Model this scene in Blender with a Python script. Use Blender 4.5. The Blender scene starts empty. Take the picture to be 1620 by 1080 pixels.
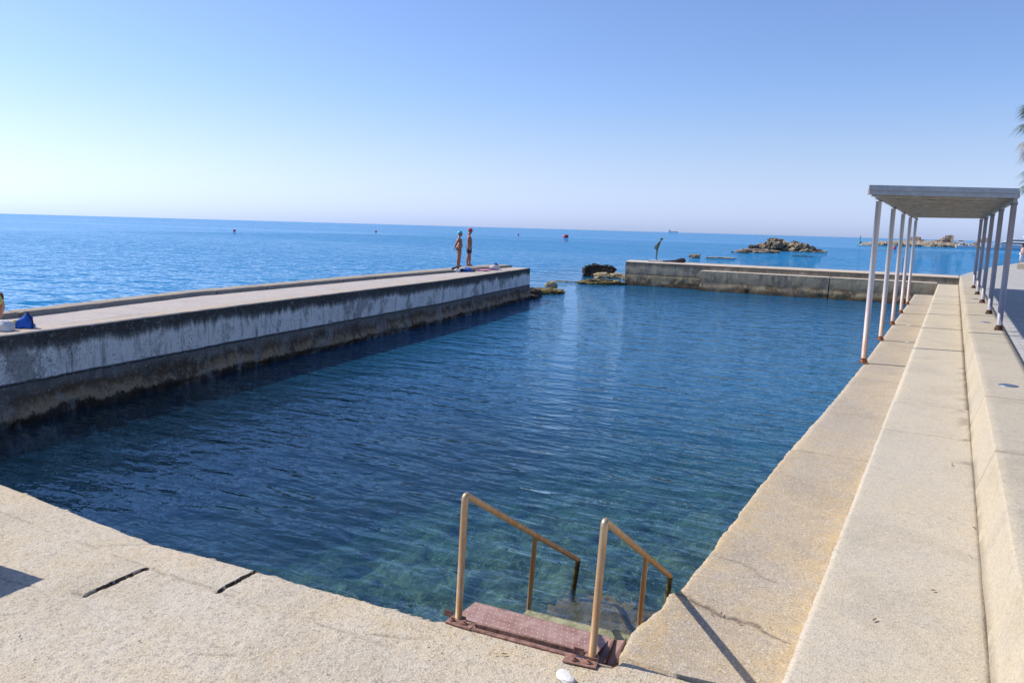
import bpy, bmesh, math, random
import numpy as np
from mathutils import Vector, Matrix, noise

# ------------------------------------------------------------------ camera, sky, sun, exposure
scene = bpy.context.scene
COL = scene.collection
R = math.radians

CAM_POS = Vector((0.0, 0.0, 3.49))
PITCH, ROLL, YAW = 0.14867639, 0.02780468, 0.52139006
def camera():
    f = Vector((-math.sin(YAW)*math.cos(PITCH), math.cos(YAW)*math.cos(PITCH), -math.sin(PITCH)))
    r = Vector((math.cos(YAW), math.sin(YAW), 0)); u = r.cross(f)
    c, s = math.cos(ROLL), math.sin(ROLL)
    r2 = c*r + s*u; u2 = -s*r + c*u
    cd = bpy.data.cameras.new("camera"); cd.sensor_width = 36; cd.lens = 1199.47/1620*36
    cd.clip_start = 0.05; cd.clip_end = 120000
    o = bpy.data.objects.new("camera", cd); COL.objects.link(o)
    m = Matrix.Identity(4)
    for i in range(3):
        m[i][0] = r2[i]; m[i][1] = u2[i]; m[i][2] = -f[i]; m[i][3] = CAM_POS[i]
    o.matrix_world = m
    scene.camera = o
camera()

SUN_EL = R(43); SHADOW_AZ = R(10)          # shadows run toward +X, turned a little to +Y
to_sun = Vector((-math.cos(SHADOW_AZ)*math.cos(SUN_EL), -math.sin(SHADOW_AZ)*math.cos(SUN_EL), math.sin(SUN_EL)))
w = bpy.data.worlds.new("World"); scene.world = w; w.use_nodes = True
nt = w.node_tree; nt.nodes.clear()
sky = nt.nodes.new('ShaderNodeTexSky'); sky.sky_type = 'NISHITA'; sky.sun_disc = False
sky.sun_elevation = SUN_EL
sky.sun_rotation = math.atan2(to_sun.x, to_sun.y)
sky.altitude = 0; sky.air_density = 1.0; sky.dust_density = 0.5; sky.ozone_density = 3.0
bg = nt.nodes.new('ShaderNodeBackground'); bg.inputs['Strength'].default_value = 0.10
tint = nt.nodes.new('ShaderNodeMix'); tint.data_type = 'RGBA'; tint.blend_type = 'MULTIPLY'; tint.inputs[0].default_value = 1
tint.clamp_result = False; tint.inputs[7].default_value = (.95, 1.0, 1.24, 1)      # cool white balance of the sky
ow = nt.nodes.new('ShaderNodeOutputWorld')
# sea haze low over the horizon: the same light with its colour washed towards pale blue
wtc = nt.nodes.new('ShaderNodeTexCoord'); wsp = nt.nodes.new('ShaderNodeSeparateXYZ'); wrp = nt.nodes.new('ShaderNodeValToRGB')
bw = nt.nodes.new('ShaderNodeRGBToBW'); hz = nt.nodes.new('ShaderNodeMix'); hz.data_type = 'RGBA'; hz.blend_type = 'MULTIPLY'; hz.inputs[0].default_value = 1
hz.inputs[7].default_value = (.80, .975, 1.42, 1); hm = nt.nodes.new('ShaderNodeMix'); hm.data_type = 'RGBA'
wrp.color_ramp.elements[0].position = 0; wrp.color_ramp.elements[0].color = (1, 1, 1, 1); wrp.color_ramp.elements[1].position = .16; wrp.color_ramp.elements[1].color = (0, 0, 0, 1)
nt.links.new(wtc.outputs['Generated'], wsp.inputs[0]); nt.links.new(wsp.outputs[2], wrp.inputs[0])
nt.links.new(sky.outputs[0], tint.inputs[6]); nt.links.new(tint.outputs[2], bw.inputs[0]); nt.links.new(bw.outputs[0], hz.inputs[6])
nt.links.new(wrp.outputs[0], hm.inputs[0]); nt.links.new(tint.outputs[2], hm.inputs[6]); nt.links.new(hz.outputs[2], hm.inputs[7]); nt.links.new(hm.outputs[2], bg.inputs[0]); nt.links.new(bg.outputs[0], ow.inputs[0])
sd = bpy.data.lights.new("sun", 'SUN'); sd.energy = 4.2; sd.angle = R(0.5); sd.color = (1, 0.94, 0.85)
so = bpy.data.objects.new("sun", sd); COL.objects.link(so)
so.rotation_euler = to_sun.to_track_quat('Z', 'Y').to_euler(); so.location = (-20, -5, 20)
scene.view_settings.view_transform = 'Standard'; scene.view_settings.look = 'None'
scene.view_settings.exposure = 0.45; scene.view_settings.gamma = 1
scene.cycles.max_bounces = 8; scene.cycles.transparent_max_bounces = 8
scene.cycles.caustics_reflective = False; scene.cycles.caustics_refractive = False

# ------------------------------------------------------------------ helpers
rnd = random.Random(7)
def tag(o, label=None, cat=None, group=None, kind=None):
    if label: o['label'] = label
    if cat: o['category'] = cat
    if group: o['group'] = group
    if kind: o['kind'] = kind
    return o
def empty(name, loc=(0, 0, 0), rz=0):
    o = bpy.data.objects.new(name, None); COL.objects.link(o)
    o.location = loc; o.rotation_euler = (0, 0, rz); o.empty_display_size = .2
    return o
def link(name, me, mat=None, parent=None, smooth=False):
    o = bpy.data.objects.new(name, me); COL.objects.link(o)
    if mat is not None:
        for m in (mat if isinstance(mat, (list, tuple)) else [mat]): me.materials.append(m)
    if parent: o.parent = parent
    if smooth: me.polygons.foreach_set('use_smooth', [True]*len(me.polygons))
    return o
def frombm(name, bm, mat=None, parent=None, smooth=False):
    me = bpy.data.meshes.new(name); bm.to_mesh(me); bm.free()
    return link(name, me, mat, parent, smooth)
def copy_tree(o, parent=None):
    c = o.copy(); COL.objects.link(c); c.parent = parent
    for ch in list(o.children): copy_tree(ch, c)
    return c

def box(bm, c, s, rz=0, mi=0, bev=0.0, M=None):
    r = bmesh.ops.create_cube(bm, size=1)
    T = Matrix.Translation(c) @ Matrix.Rotation(rz, 4, 'Z') @ Matrix.Diagonal((s[0], s[1], s[2], 1))
    if M is not None: T = M @ T
    bmesh.ops.transform(bm, matrix=T, verts=r['verts'])
    fs = list({f for v in r['verts'] for f in v.link_faces})
    for f in fs: f.material_index = mi
    if bev > 0:
        es = list({e for v in r['verts'] for e in v.link_edges})
        bmesh.ops.bevel(bm, geom=es, offset=bev, segments=2, affect='EDGES', profile=.6)
def tube(bm, pts, r, n=12, mi=0, cap=True):
    """tube through pts, radius r (float or list)"""
    pts = [Vector(p) for p in pts]; rs = r if isinstance(r, (list, tuple)) else [r]*len(pts)
    rings = []; up = None
    for i, p in enumerate(pts):
        a = pts[max(i-1, 0)]; b = pts[min(i+1, len(pts)-1)]
        d = (b-a).normalized()
        if up is None:
            up = Vector((0, 0, 1)) if abs(d.z) < .9 else Vector((1, 0, 0))
        x = d.cross(up).normalized(); y = x.cross(d).normalized(); up = y
        rings.append([bm.verts.new(p + (x*math.cos(2*math.pi*k/n) + y*math.sin(2*math.pi*k/n))*rs[i]) for k in range(n)])
    for a, b in zip(rings[:-1], rings[1:]):
        for k in range(n):
            f = bm.faces.new((a[k], b[k], b[(k+1) % n], a[(k+1) % n])); f.smooth = True; f.material_index = mi
    if cap:
        for rg, fl in ((rings[0], 0), (rings[-1], 1)):
            f = bm.faces.new(rg if fl else rg[::-1]); f.material_index = mi
def bend(pts, rad=.05, n=5):
    """round the inner corners of a polyline"""
    pts = [Vector(p) for p in pts]; out = [pts[0]]
    for i in range(1, len(pts)-1):
        a = pts[i] + (pts[i-1]-pts[i]).normalized()*rad; b = pts[i] + (pts[i+1]-pts[i]).normalized()*rad
        for k in range(n+1):
            t = k/n; out.append(a*(1-t)**2 + pts[i]*2*t*(1-t) + b*t*t)
    out.append(pts[-1]); return out
def prism(bm, poly, z0, z1, mi=0):
    lo = [bm.verts.new((x, y, z0)) for x, y in poly]; hi = [bm.verts.new((x, y, z1)) for x, y in poly]
    n = len(poly); fs = [bm.faces.new(hi), bm.faces.new(lo[::-1])]
    for i in range(n): fs.append(bm.faces.new((lo[i], lo[(i+1) % n], hi[(i+1) % n], hi[i])))
    for f in fs: f.material_index = mi
    bmesh.ops.recalc_face_normals(bm, faces=fs)
def interp(poly, y):
    """x at y along a polyline of (x, y) with rising y"""
    ys = [p[1] for p in poly]; xs = [p[0] for p in poly]
    return np.interp(y, ys, xs)

# value noise with numpy
def vnoise(x, y, seed=0):
    xi = np.floor(x).astype(np.int64); yi = np.floor(y).astype(np.int64)
    fx = x-xi; fy = y-yi; fx = fx*fx*(3-2*fx); fy = fy*fy*(3-2*fy)
    def h(a, b):
        n = (a*374761393 + b*668265263 + seed*1442695041) & 0x7fffffff
        n = ((n ^ (n >> 13))*1274126177) & 0x7fffffff
        return ((n ^ (n >> 16)) & 0xffff)/65535.0
    return (h(xi, yi)*(1-fx) + h(xi+1, yi)*fx)*(1-fy) + (h(xi, yi+1)*(1-fx) + h(xi+1, yi+1)*fx)*fy
def fbm(x, y, seed=0, o=4):
    s = 0; a = .5; t = 0
    for i in range(o):
        s = s + a*(vnoise(x*2**i+i*17.3, y*2**i-i*9.1, seed+i)-.5); t += a; a *= .5
    return s/t*2
def seglen(px, py, pts):
    """distance to a polyline"""
    d = np.full(px.shape, 1e9)
    for (ax, ay), (bx, by) in zip(pts[:-1], pts[1:]):
        vx, vy = bx-ax, by-ay; t = np.clip(((px-ax)*vx+(py-ay)*vy)/(vx*vx+vy*vy), 0, 1)
        d = np.minimum(d, np.hypot(px-ax-t*vx, py-ay-t*vy))
    return d
def gridmesh(name, P, mat, parent=None, attrs=None, smooth=True):
    """P: (n, m, 3) array -> mesh grid, facing +Z when i runs along x and j along y"""
    n, m = P.shape[:2]
    idx = np.arange(n*m).reshape(n, m)
    q = np.stack([idx[:-1, :-1], idx[1:, :-1], idx[1:, 1:], idx[:-1, 1:]], -1).reshape(-1, 4)
    me = bpy.data.meshes.new(name)
    me.vertices.add(n*m); me.vertices.foreach_set('co', P.reshape(-1).astype(np.float32))
    me.loops.add(q.size); me.loops.foreach_set('vertex_index', q.reshape(-1).astype(np.int32))
    me.polygons.add(len(q)); me.polygons.foreach_set('loop_start', np.arange(0, q.size, 4, dtype=np.int32))
    me.polygons.foreach_set('loop_total', np.full(len(q), 4, dtype=np.int32))
    me.update(calc_edges=True)
    for k, v in (attrs or {}).items():
        a = me.attributes.new(k, 'FLOAT', 'POINT'); a.data.foreach_set('value', v.reshape(-1).astype(np.float32))
    return link(name, me, mat, parent, smooth)
def skirted(X, Y, Z, depth):
    """close a heightfield with side walls down to z = depth: pads one ring of vertices"""
    def pad(A): return np.pad(A, 1, mode='edge')
    Xp, Yp, Zp = pad(X), pad(Y), pad(Z)
    Zp[0, :] = depth; Zp[-1, :] = depth; Zp[:, 0] = depth; Zp[:, -1] = depth
    return np.stack([Xp, Yp, Zp], -1)
def slab(name, mat, xl, xr, y0, y1, ztop, zbot, res=.05, relief=.004, erode=(.01, .0, .0, .0), lift=None,
         dirt=None, lichen=None, parent=None, seed=1, wear=.012):
    """concrete slab: left and right edges are x(y), erode = (left, right, near, far) amounts"""
    ny = max(2, int((y1-y0)/res)); 
    ys = np.linspace(y0, y1, ny+1)
    L_, R_ = xl(ys) if callable(xl) else np.full(ys.shape, xl), xr(ys) if callable(xr) else np.full(ys.shape, xr)
    nx = max(3, int(np.mean(R_-L_)/res))
    t = np.linspace(0, 1, nx+1)[:, None]
    X = L_[None, :]*(1-t) + R_[None, :]*t; Y = np.repeat(ys[None, :], nx+1, 0)
    def jag(s, k): return fbm(s*5, s*0+k, seed, 3)*.9 + fbm(s*32, s*0+k, seed+5, 3)*.55
    X[0] += erode[0]*jag(ys, 1.3); X[-1] += erode[1]*jag(ys, 7.7)
    Y[:, 0] += erode[2]*jag(X[:, 0], 3.1); Y[:, -1] += erode[3]*jag(X[:, -1], 5.9)
    Z = ztop + relief*fbm(X*3, Y*3, seed, 4) + relief*.5*fbm(X*25, Y*25, seed+3, 2)
    if erode[0]: Z[0] -= wear*(1+fbm(ys*9, ys*0, seed, 3)); Z[1] -= wear*.3
    if erode[1]: Z[-1] -= wear*(1+fbm(ys*9, ys*0+4, seed, 3)); Z[-2] -= wear*.3
    if erode[2]: Z[:, 0] -= wear*(1+fbm(X[:, 0]*9, X[:, 0]*0+4, seed, 3)); Z[:, 1] -= wear*.3
    if erode[3]: Z[:, -1] -= wear*(1+fbm(X[:, -1]*9, X[:, -1]*0+4, seed, 3)); Z[:, -2] -= wear*.3
    if lift is not None: Z = Z + lift(X, Y)
    D = dirt(X, Y) if dirt else np.zeros_like(X)
    Lc = lichen(X, Y) if lichen else np.zeros_like(X)
    P = skirted(X, Y, Z, zbot)
    return gridmesh(name, P, mat, parent, {'dirt': np.pad(D, 1, mode='edge'), 'lichen': np.pad(Lc, 1, mode='edge')}, smooth=False)

# ------------------------------------------------------------------ node helpers
class NG:
    def __init__(s, name):
        s.m = bpy.data.materials.new(name); s.m.use_nodes = True; s.t = s.m.node_tree; s.t.nodes.clear()
        s.out = s.n('ShaderNodeOutputMaterial')
    def n(s, t, **kw):
        nd = s.t.nodes.new(t)
        for k, v in kw.items(): setattr(nd, k, v)
        return nd
    def l(s, a, b): s.t.links.new(a, b)
    def put(s, sock, v):
        if hasattr(v, 'links') or isinstance(v, bpy.types.NodeSocket): s.l(v, sock)
        elif v is not None: sock.default_value = v
    def coord(s, scale=(1, 1, 1), rz=0, loc=(0, 0, 0), kind='Object'):
        tc = s.n('ShaderNodeTexCoord'); mp = s.n('ShaderNodeMapping')
        mp.inputs['Scale'].default_value = scale; mp.inputs['Rotation'].default_value = (0, 0, rz); mp.inputs['Location'].default_value = loc
        s.l(tc.outputs[kind], mp.inputs[0]); return mp.outputs[0]
    def noise(s, vec, scale, det=4, rough=.55, dist=0, lac=2.0):
        nd = s.n('ShaderNodeTexNoise'); s.l(vec, nd.inputs['Vector']); nd.inputs['Scale'].default_value = scale
        nd.inputs['Detail'].default_value = det; nd.inputs['Roughness'].default_value = rough
        nd.inputs['Distortion'].default_value = dist; nd.inputs['Lacunarity'].default_value = lac
        return nd.outputs['Fac']
    def vor(s, vec, scale, feat='F1', out='Distance', rand=1):
        nd = s.n('ShaderNodeTexVoronoi'); nd.feature = feat; s.l(vec, nd.inputs['Vector']); nd.inputs['Scale'].default_value = scale
        nd.inputs['Randomness'].default_value = rand
        return nd.outputs[out]
    def ramp(s, fac, stops, interp='LINEAR'):
        nd = s.n('ShaderNodeValToRGB'); s.put(nd.inputs[0], fac); cr = nd.color_ramp; cr.interpolation = interp
        while len(cr.elements) < len(stops): cr.elements.new(.5)
        for e, (p, c) in zip(cr.elements, stops):
            e.position = p; e.color = (c, c, c, 1) if isinstance(c, (int, float)) else (*c, 1)
        return nd.outputs[0]
    def mix(s, fac, a, b, blend='MIX'):
        nd = s.n('ShaderNodeMix'); nd.data_type = 'RGBA'; nd.blend_type = blend; nd.clamp_factor = True
        s.put(nd.inputs[0], fac)
        for k, v in ((6, a), (7, b)):
            if isinstance(v, (tuple, list)): v = (*v, 1) if len(v) == 3 else v
            s.put(nd.inputs[k], v)
        return nd.outputs[2]
    def math(s, op, a, b=None, c=None):
        nd = s.n('ShaderNodeMath'); nd.operation = op; s.put(nd.inputs[0], a)
        if b is not None: s.put(nd.inputs[1], b)
        if c is not None: s.put(nd.inputs[2], c)
        return nd.outputs[0]
    def attr(s, name):
        nd = s.n('ShaderNodeAttribute'); nd.attribute_name = name; return nd.outputs['Fac']
    def xyz(s):
        tc = s.n('ShaderNodeTexCoord'); sp = s.n('ShaderNodeSeparateXYZ'); s.l(tc.outputs['Object'], sp.inputs[0]); return sp.outputs
    def bump(s, h, dist, strength=1, nrm=None):
        nd = s.n('ShaderNodeBump'); nd.inputs['Strength'].default_value = strength; nd.inputs['Distance'].default_value = dist
        s.put(nd.inputs['Height'], h)
        if nrm is not None: s.l(nrm, nd.inputs['Normal'])
        return nd.outputs[0]
    def principled(s, col, rough=.8, metal=0, nrm=None, spec=.5, coat=0, alpha=None):
        nd = s.n('ShaderNodeBsdfPrincipled')
        if isinstance(col, (tuple, list)): col = (*col, 1)
        s.put(nd.inputs['Base Color'], col); s.put(nd.inputs['Roughness'], rough); s.put(nd.inputs['Metallic'], metal)
        nd.inputs['Specular IOR Level'].default_value = spec; nd.inputs['Coat Weight'].default_value = coat
        if nrm is not None: s.l(nrm, nd.inputs['Normal'])
        s.l(nd.outputs[0], s.out.inputs['Surface'])
        return s.m

def concrete(name, c1, c2, lich=(.54, .38, .17), grit=1.0, fine=1.0, holes=.5, tint=(.5, .47, .46)):
    g = NG(name); v = g.coord()
    big = g.noise(v, .55, 5, .6, .3); mid = g.noise(v, 3.2, 6, .65, .2)
    base = g.mix(g.ramp(big, [(.35, 0), (.65, 1)]), c1, c2)
    base = g.mix(g.ramp(mid, [(.42, 0), (.62, .55)]), base, tint)
    base = g.mix(g.ramp(g.noise(v, 11, 5, .7), [(.52, 0), (.72, .35)]), base, tuple(x*.62 for x in c1))
    st = g.noise(g.coord(loc=(3, 9, 2)), .9, 7, .72, .5)
    base = g.mix(g.ramp(st, [(.5, 0), (.62, .42)]), base, tuple(x*.72 for x in c2))
    # lichen film, where the attribute allows it
    lf = g.math('MULTIPLY', g.attr('lichen'), g.ramp(g.noise(v, 4.5, 6, .75, .4), [(.36, 0), (.6, 1)]))
    base = g.mix(g.math('MULTIPLY', lf, .7), base, lich)
    # exposed aggregate: light and dark grains
    vc = g.vor(v, 70*fine, out='Color')
    sp = g.n('ShaderNodeSeparateColor'); g.l(vc, sp.inputs[0])
    base = g.mix(g.ramp(sp.outputs[0], [(.0, .55*grit), (.16, .35*grit), (.2, 0)]), base, (.15, .135, .12))
    base = g.mix(g.ramp(sp.outputs[1], [(.8, 0), (.84, .4*grit), (1, .6*grit)]), base, (.62, .57, .48))
    sand = g.noise(v, 190*fine, 2, .6)
    base = g.mix(g.math('MULTIPLY', g.ramp(sand, [(.36, 1), (.52, 0)]), .5*grit), base, (.2, .17, .14))
    # pits
    pit = g.ramp(g.vor(v, 9, rand=1), [(.0, 1), (.05, 1), (.075, 0)])
    pit2 = g.math('MULTIPLY', pit, g.ramp(g.noise(v, 2.3, 2), [(.5, 0), (.56, holes)]))
    base = g.mix(pit2, base, (.13, .1, .08))
    dd = g.math('MULTIPLY', g.attr('dirt'), g.ramp(g.noise(v, 24, 5, .7), [(.3, .45), (.55, 1)]))
    base = g.mix(dd, base, (.075, .055, .04))
    h = g.math('ADD', g.math('MULTIPLY', g.noise(v, 60, 4, .7), .55), g.math('MULTIPLY', g.vor(v, 70*fine), .5))
    h = g.math('ADD', h, g.math('MULTIPLY', g.noise(v, 9, 4, .6), 1.2))
    h = g.math('SUBTRACT', h, g.math('MULTIPLY', pit2, 1.0))
    return g.principled(base, .9, 0, g.bump(h, .008*grit, 1), spec=.25)

def mat_wall(name, bands, white=(.5, .5, .5), streak=1.0, joint=.68):
    """old painted sea wall: horizontal bands of stain, all real marks fixed to the wall, bands = (z, colour)"""
    g = NG(name); v = g.coord(); X = g.xyz()
    vs = g.coord((1, 1, .12)); vm = g.coord((1, 1, .5))
    wob = g.math('MULTIPLY', g.math('SUBTRACT', g.noise(vm, 1.1, 6, .65), .5), .46)
    wob2 = g.math('MULTIPLY', g.math('SUBTRACT', g.noise(vs, 9, 4, .7), .5), .3*streak)
    free = g.ramp(g.math('DIVIDE', X[2], 1.7), [(0, .6), (.24, 1.3), (joint/1.7-.03, .12), (joint/1.7+.06, .12), (joint/1.7+.2, 1), (1, 1)])
    z = g.math('ADD', X[2], g.math('MULTIPLY', g.math('ADD', wob, wob2), free))
    zmax = 1.7
    base = g.ramp(g.math('DIVIDE', z, zmax), [(b[0]/zmax, b[1]) for b in bands])
    # big irregular patches: bare grey, brown slime low down, remains of whitewash
    pt = g.noise(g.coord((1, 1, .7), loc=(2, 8, 1)), .8, 7, .75, .2)
    base = g.mix(g.ramp(pt, [(.55, 0), (.6, .6)]), base, (.105, .10, .098))
    pt2 = g.noise(g.coord((1, 1, .9), loc=(12, 1, 5)), 1.3, 7, .75, .15); lowz = g.ramp(g.math('DIVIDE', X[2], 1.7), [(.30, 1), (.38, 0)])
    base = g.mix(g.math('MULTIPLY', g.ramp(pt2, [(.52, 0), (.6, .6)]), lowz), base, tuple(x*.6 for x in white))
    pt3 = g.noise(g.coord((1, 1, .8), loc=(3, 1, 15)), .9, 6, .75, .2)
    base = g.mix(g.math('MULTIPLY', g.ramp(pt3, [(.5, 0), (.57, .85)]), lowz), base, (.075, .05, .03))
    # vertical drips: dark and rusty
    st = g.noise(vs, 6, 5, .75)
    base = g.mix(g.math('MULTIPLY', g.ramp(st, [(.52, 0), (.68, .75)]), streak), base, (.07, .07, .075))
    st2 = g.noise(g.coord((1, 1, .1), loc=(9, 3, 0)), 2.4, 5, .7)
    base = g.mix(g.ramp(st2, [(.6, 0), (.72, .55)]), base, (.16, .085, .035))
    # peeling flecks
    fl = g.noise(v, 22, 5, .8)
    base = g.mix(g.math('MULTIPLY', g.ramp(fl, [(.53, 0), (.6, .85)]), g.ramp(g.noise(v, 1.2, 3), [(.4, .25), (.6, 1)])), base, (.05, .048, .045))
    fl2 = g.noise(g.coord(loc=(4, 5, 6)), 13, 6, .8)
    base = g.mix(g.math('MULTIPLY', g.ramp(fl2, [(.56, 0), (.66, .55)]), g.ramp(X[2], [(.1, 0), (.3, 1)])), base, white)
    h = g.math('ADD', g.noise(v, 26, 6, .75), g.math('MULTIPLY', g.noise(v, 3.5, 4, .6), 1.6))
    return g.principled(base, .92, 0, g.bump(h, .02, 1), spec=.2)

def mat_simple(name, c, rough=.6, metal=0, var=.25, scale=6, bumpd=.0, c2=None, spec=.5):
    g = NG(name); v = g.coord()
    nz = g.noise(v, scale, 5, .65)
    col = g.mix(g.ramp(nz, [(.35, 0), (.65, 1)]), tuple(x*(1-var) for x in c), c2 or tuple(min(1, x*(1+var)) for x in c))
    nr = g.bump(g.noise(v, scale*3, 4, .6), bumpd) if bumpd else None
    return g.principled(col, rough, metal, nr, spec)

# ------------------------------------------------------------------ materials
M_deck = concrete('deck_concrete', (.55, .46, .325), (.52, .45, .34), grit=.9, tint=(.55, .495, .42), holes=.9)
M_step = concrete('step_concrete', (.52, .445, .32), (.50, .44, .34), grit=.55, tint=(.48, .43, .35), holes=.3)
M_ledge = concrete('ledge_concrete', (.46, .365, .24), (.38, .32, .245), grit=.75, tint=(.40, .355, .30), holes=.5)
M_kerb = concrete('kerb_concrete', (.47, .40, .285), (.43, .375, .28), grit=.5, tint=(.45, .40, .32), holes=.2)
M_pierdeck = concrete('pier_deck_concrete', (.40, .35, .33), (.46, .41, .37), grit=.6, tint=(.5, .45, .43), holes=.4)
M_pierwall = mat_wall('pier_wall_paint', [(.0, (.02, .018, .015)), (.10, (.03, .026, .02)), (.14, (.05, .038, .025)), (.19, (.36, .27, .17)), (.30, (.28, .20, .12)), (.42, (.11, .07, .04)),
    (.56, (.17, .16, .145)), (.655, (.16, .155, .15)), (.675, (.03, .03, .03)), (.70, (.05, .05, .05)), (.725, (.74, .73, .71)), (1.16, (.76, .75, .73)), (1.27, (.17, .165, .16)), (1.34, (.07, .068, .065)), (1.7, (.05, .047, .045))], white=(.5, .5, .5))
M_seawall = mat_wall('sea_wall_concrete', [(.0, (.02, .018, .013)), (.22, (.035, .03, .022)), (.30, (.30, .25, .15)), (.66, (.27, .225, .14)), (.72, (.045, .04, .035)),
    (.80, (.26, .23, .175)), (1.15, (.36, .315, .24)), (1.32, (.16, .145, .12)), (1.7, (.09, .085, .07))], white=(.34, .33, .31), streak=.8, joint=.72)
M_shelfwall = mat_wall('shelf_wall_concrete', [(.0, (.04, .035, .02)), (.15, (.09, .075, .045)), (.35, (.27, .22, .14)), (.5, (.2, .175, .12)), (.8, (.29, .25, .18)), (1.05, (.36, .31, .215)), (1.7, (.24, .22, .18))],
    white=(.3, .28, .24), streak=.8, joint=.55)
def mat_seaweed_rock(name, ca, cb, cc):
    g = NG(name); v = g.coord()
    b = g.mix(g.ramp(g.noise(v, 1.5, 6, .7), [(.4, 0), (.6, 1)]), ca, cb)
    b = g.mix(g.ramp(g.noise(v, 7, 5, .75), [(.5, 0), (.62, .8)]), b, cc)
    b = g.mix(g.ramp(g.vor(v, 5), [(.0, .8), (.25, 0)]), b, tuple(x*.35 for x in ca))
    return g.principled(b, .9, 0, g.bump(g.math('ADD', g.noise(v, 6, 6, .8), g.vor(v, 4)), .12, 1), spec=.2)
M_rock_dark = mat_seaweed_rock('dark_rock', (.055, .045, .04), (.085, .07, .058), (.13, .11, .085))
M_rock_pale = mat_seaweed_rock('pale_rock', (.42, .34, .2), (.5, .42, .27), (.3, .23, .13))
M_rock_brown = mat_seaweed_rock('brown_rock', (.2, .15, .11), (.33, .26, .18), (.45, .37, .26))
M_rock_weed = mat_seaweed_rock('weedy_rock', (.16, .125, .055), (.32, .25, .11), (.07, .06, .03))
def mat_seabed():
    g = NG('seabed'); v = g.coord()
    b = g.mix(g.ramp(g.noise(v, 1.1, 6, .7, .5), [(.42, 0), (.58, 1)]), (.045, .05, .025), (.24, .24, .125))
    b = g.mix(g.ramp(g.noise(v, 5, 6, .8, .8), [(.52, 0), (.62, 1)]), b, (.42, .39, .17))
    b = g.mix(g.ramp(g.noise(v, 14, 4, .8, 1.5), [(.58, 0), (.66, .8)]), b, (.8, .78, .55))
    b = g.mix(g.math('MULTIPLY', g.attr('weed'), g.ramp(g.noise(v, 1.6, 5, .7), [(.3, .8), (.7, 1)])), b, (.045, .07, .035))      # darker green towards the pier side
    b = g.mix(g.ramp(g.vor(g.mix(.25, v, g.noise(v, 2.5, 3)), 3.6, 'DISTANCE_TO_EDGE'), [(.0, .45), (.09, 0)]), b, (.03, .05, .035))
    return g.principled(b, 1, 0, g.bump(g.noise(v, 5, 6, .8), .1), spec=0)
M_bed = mat_seabed()

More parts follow.
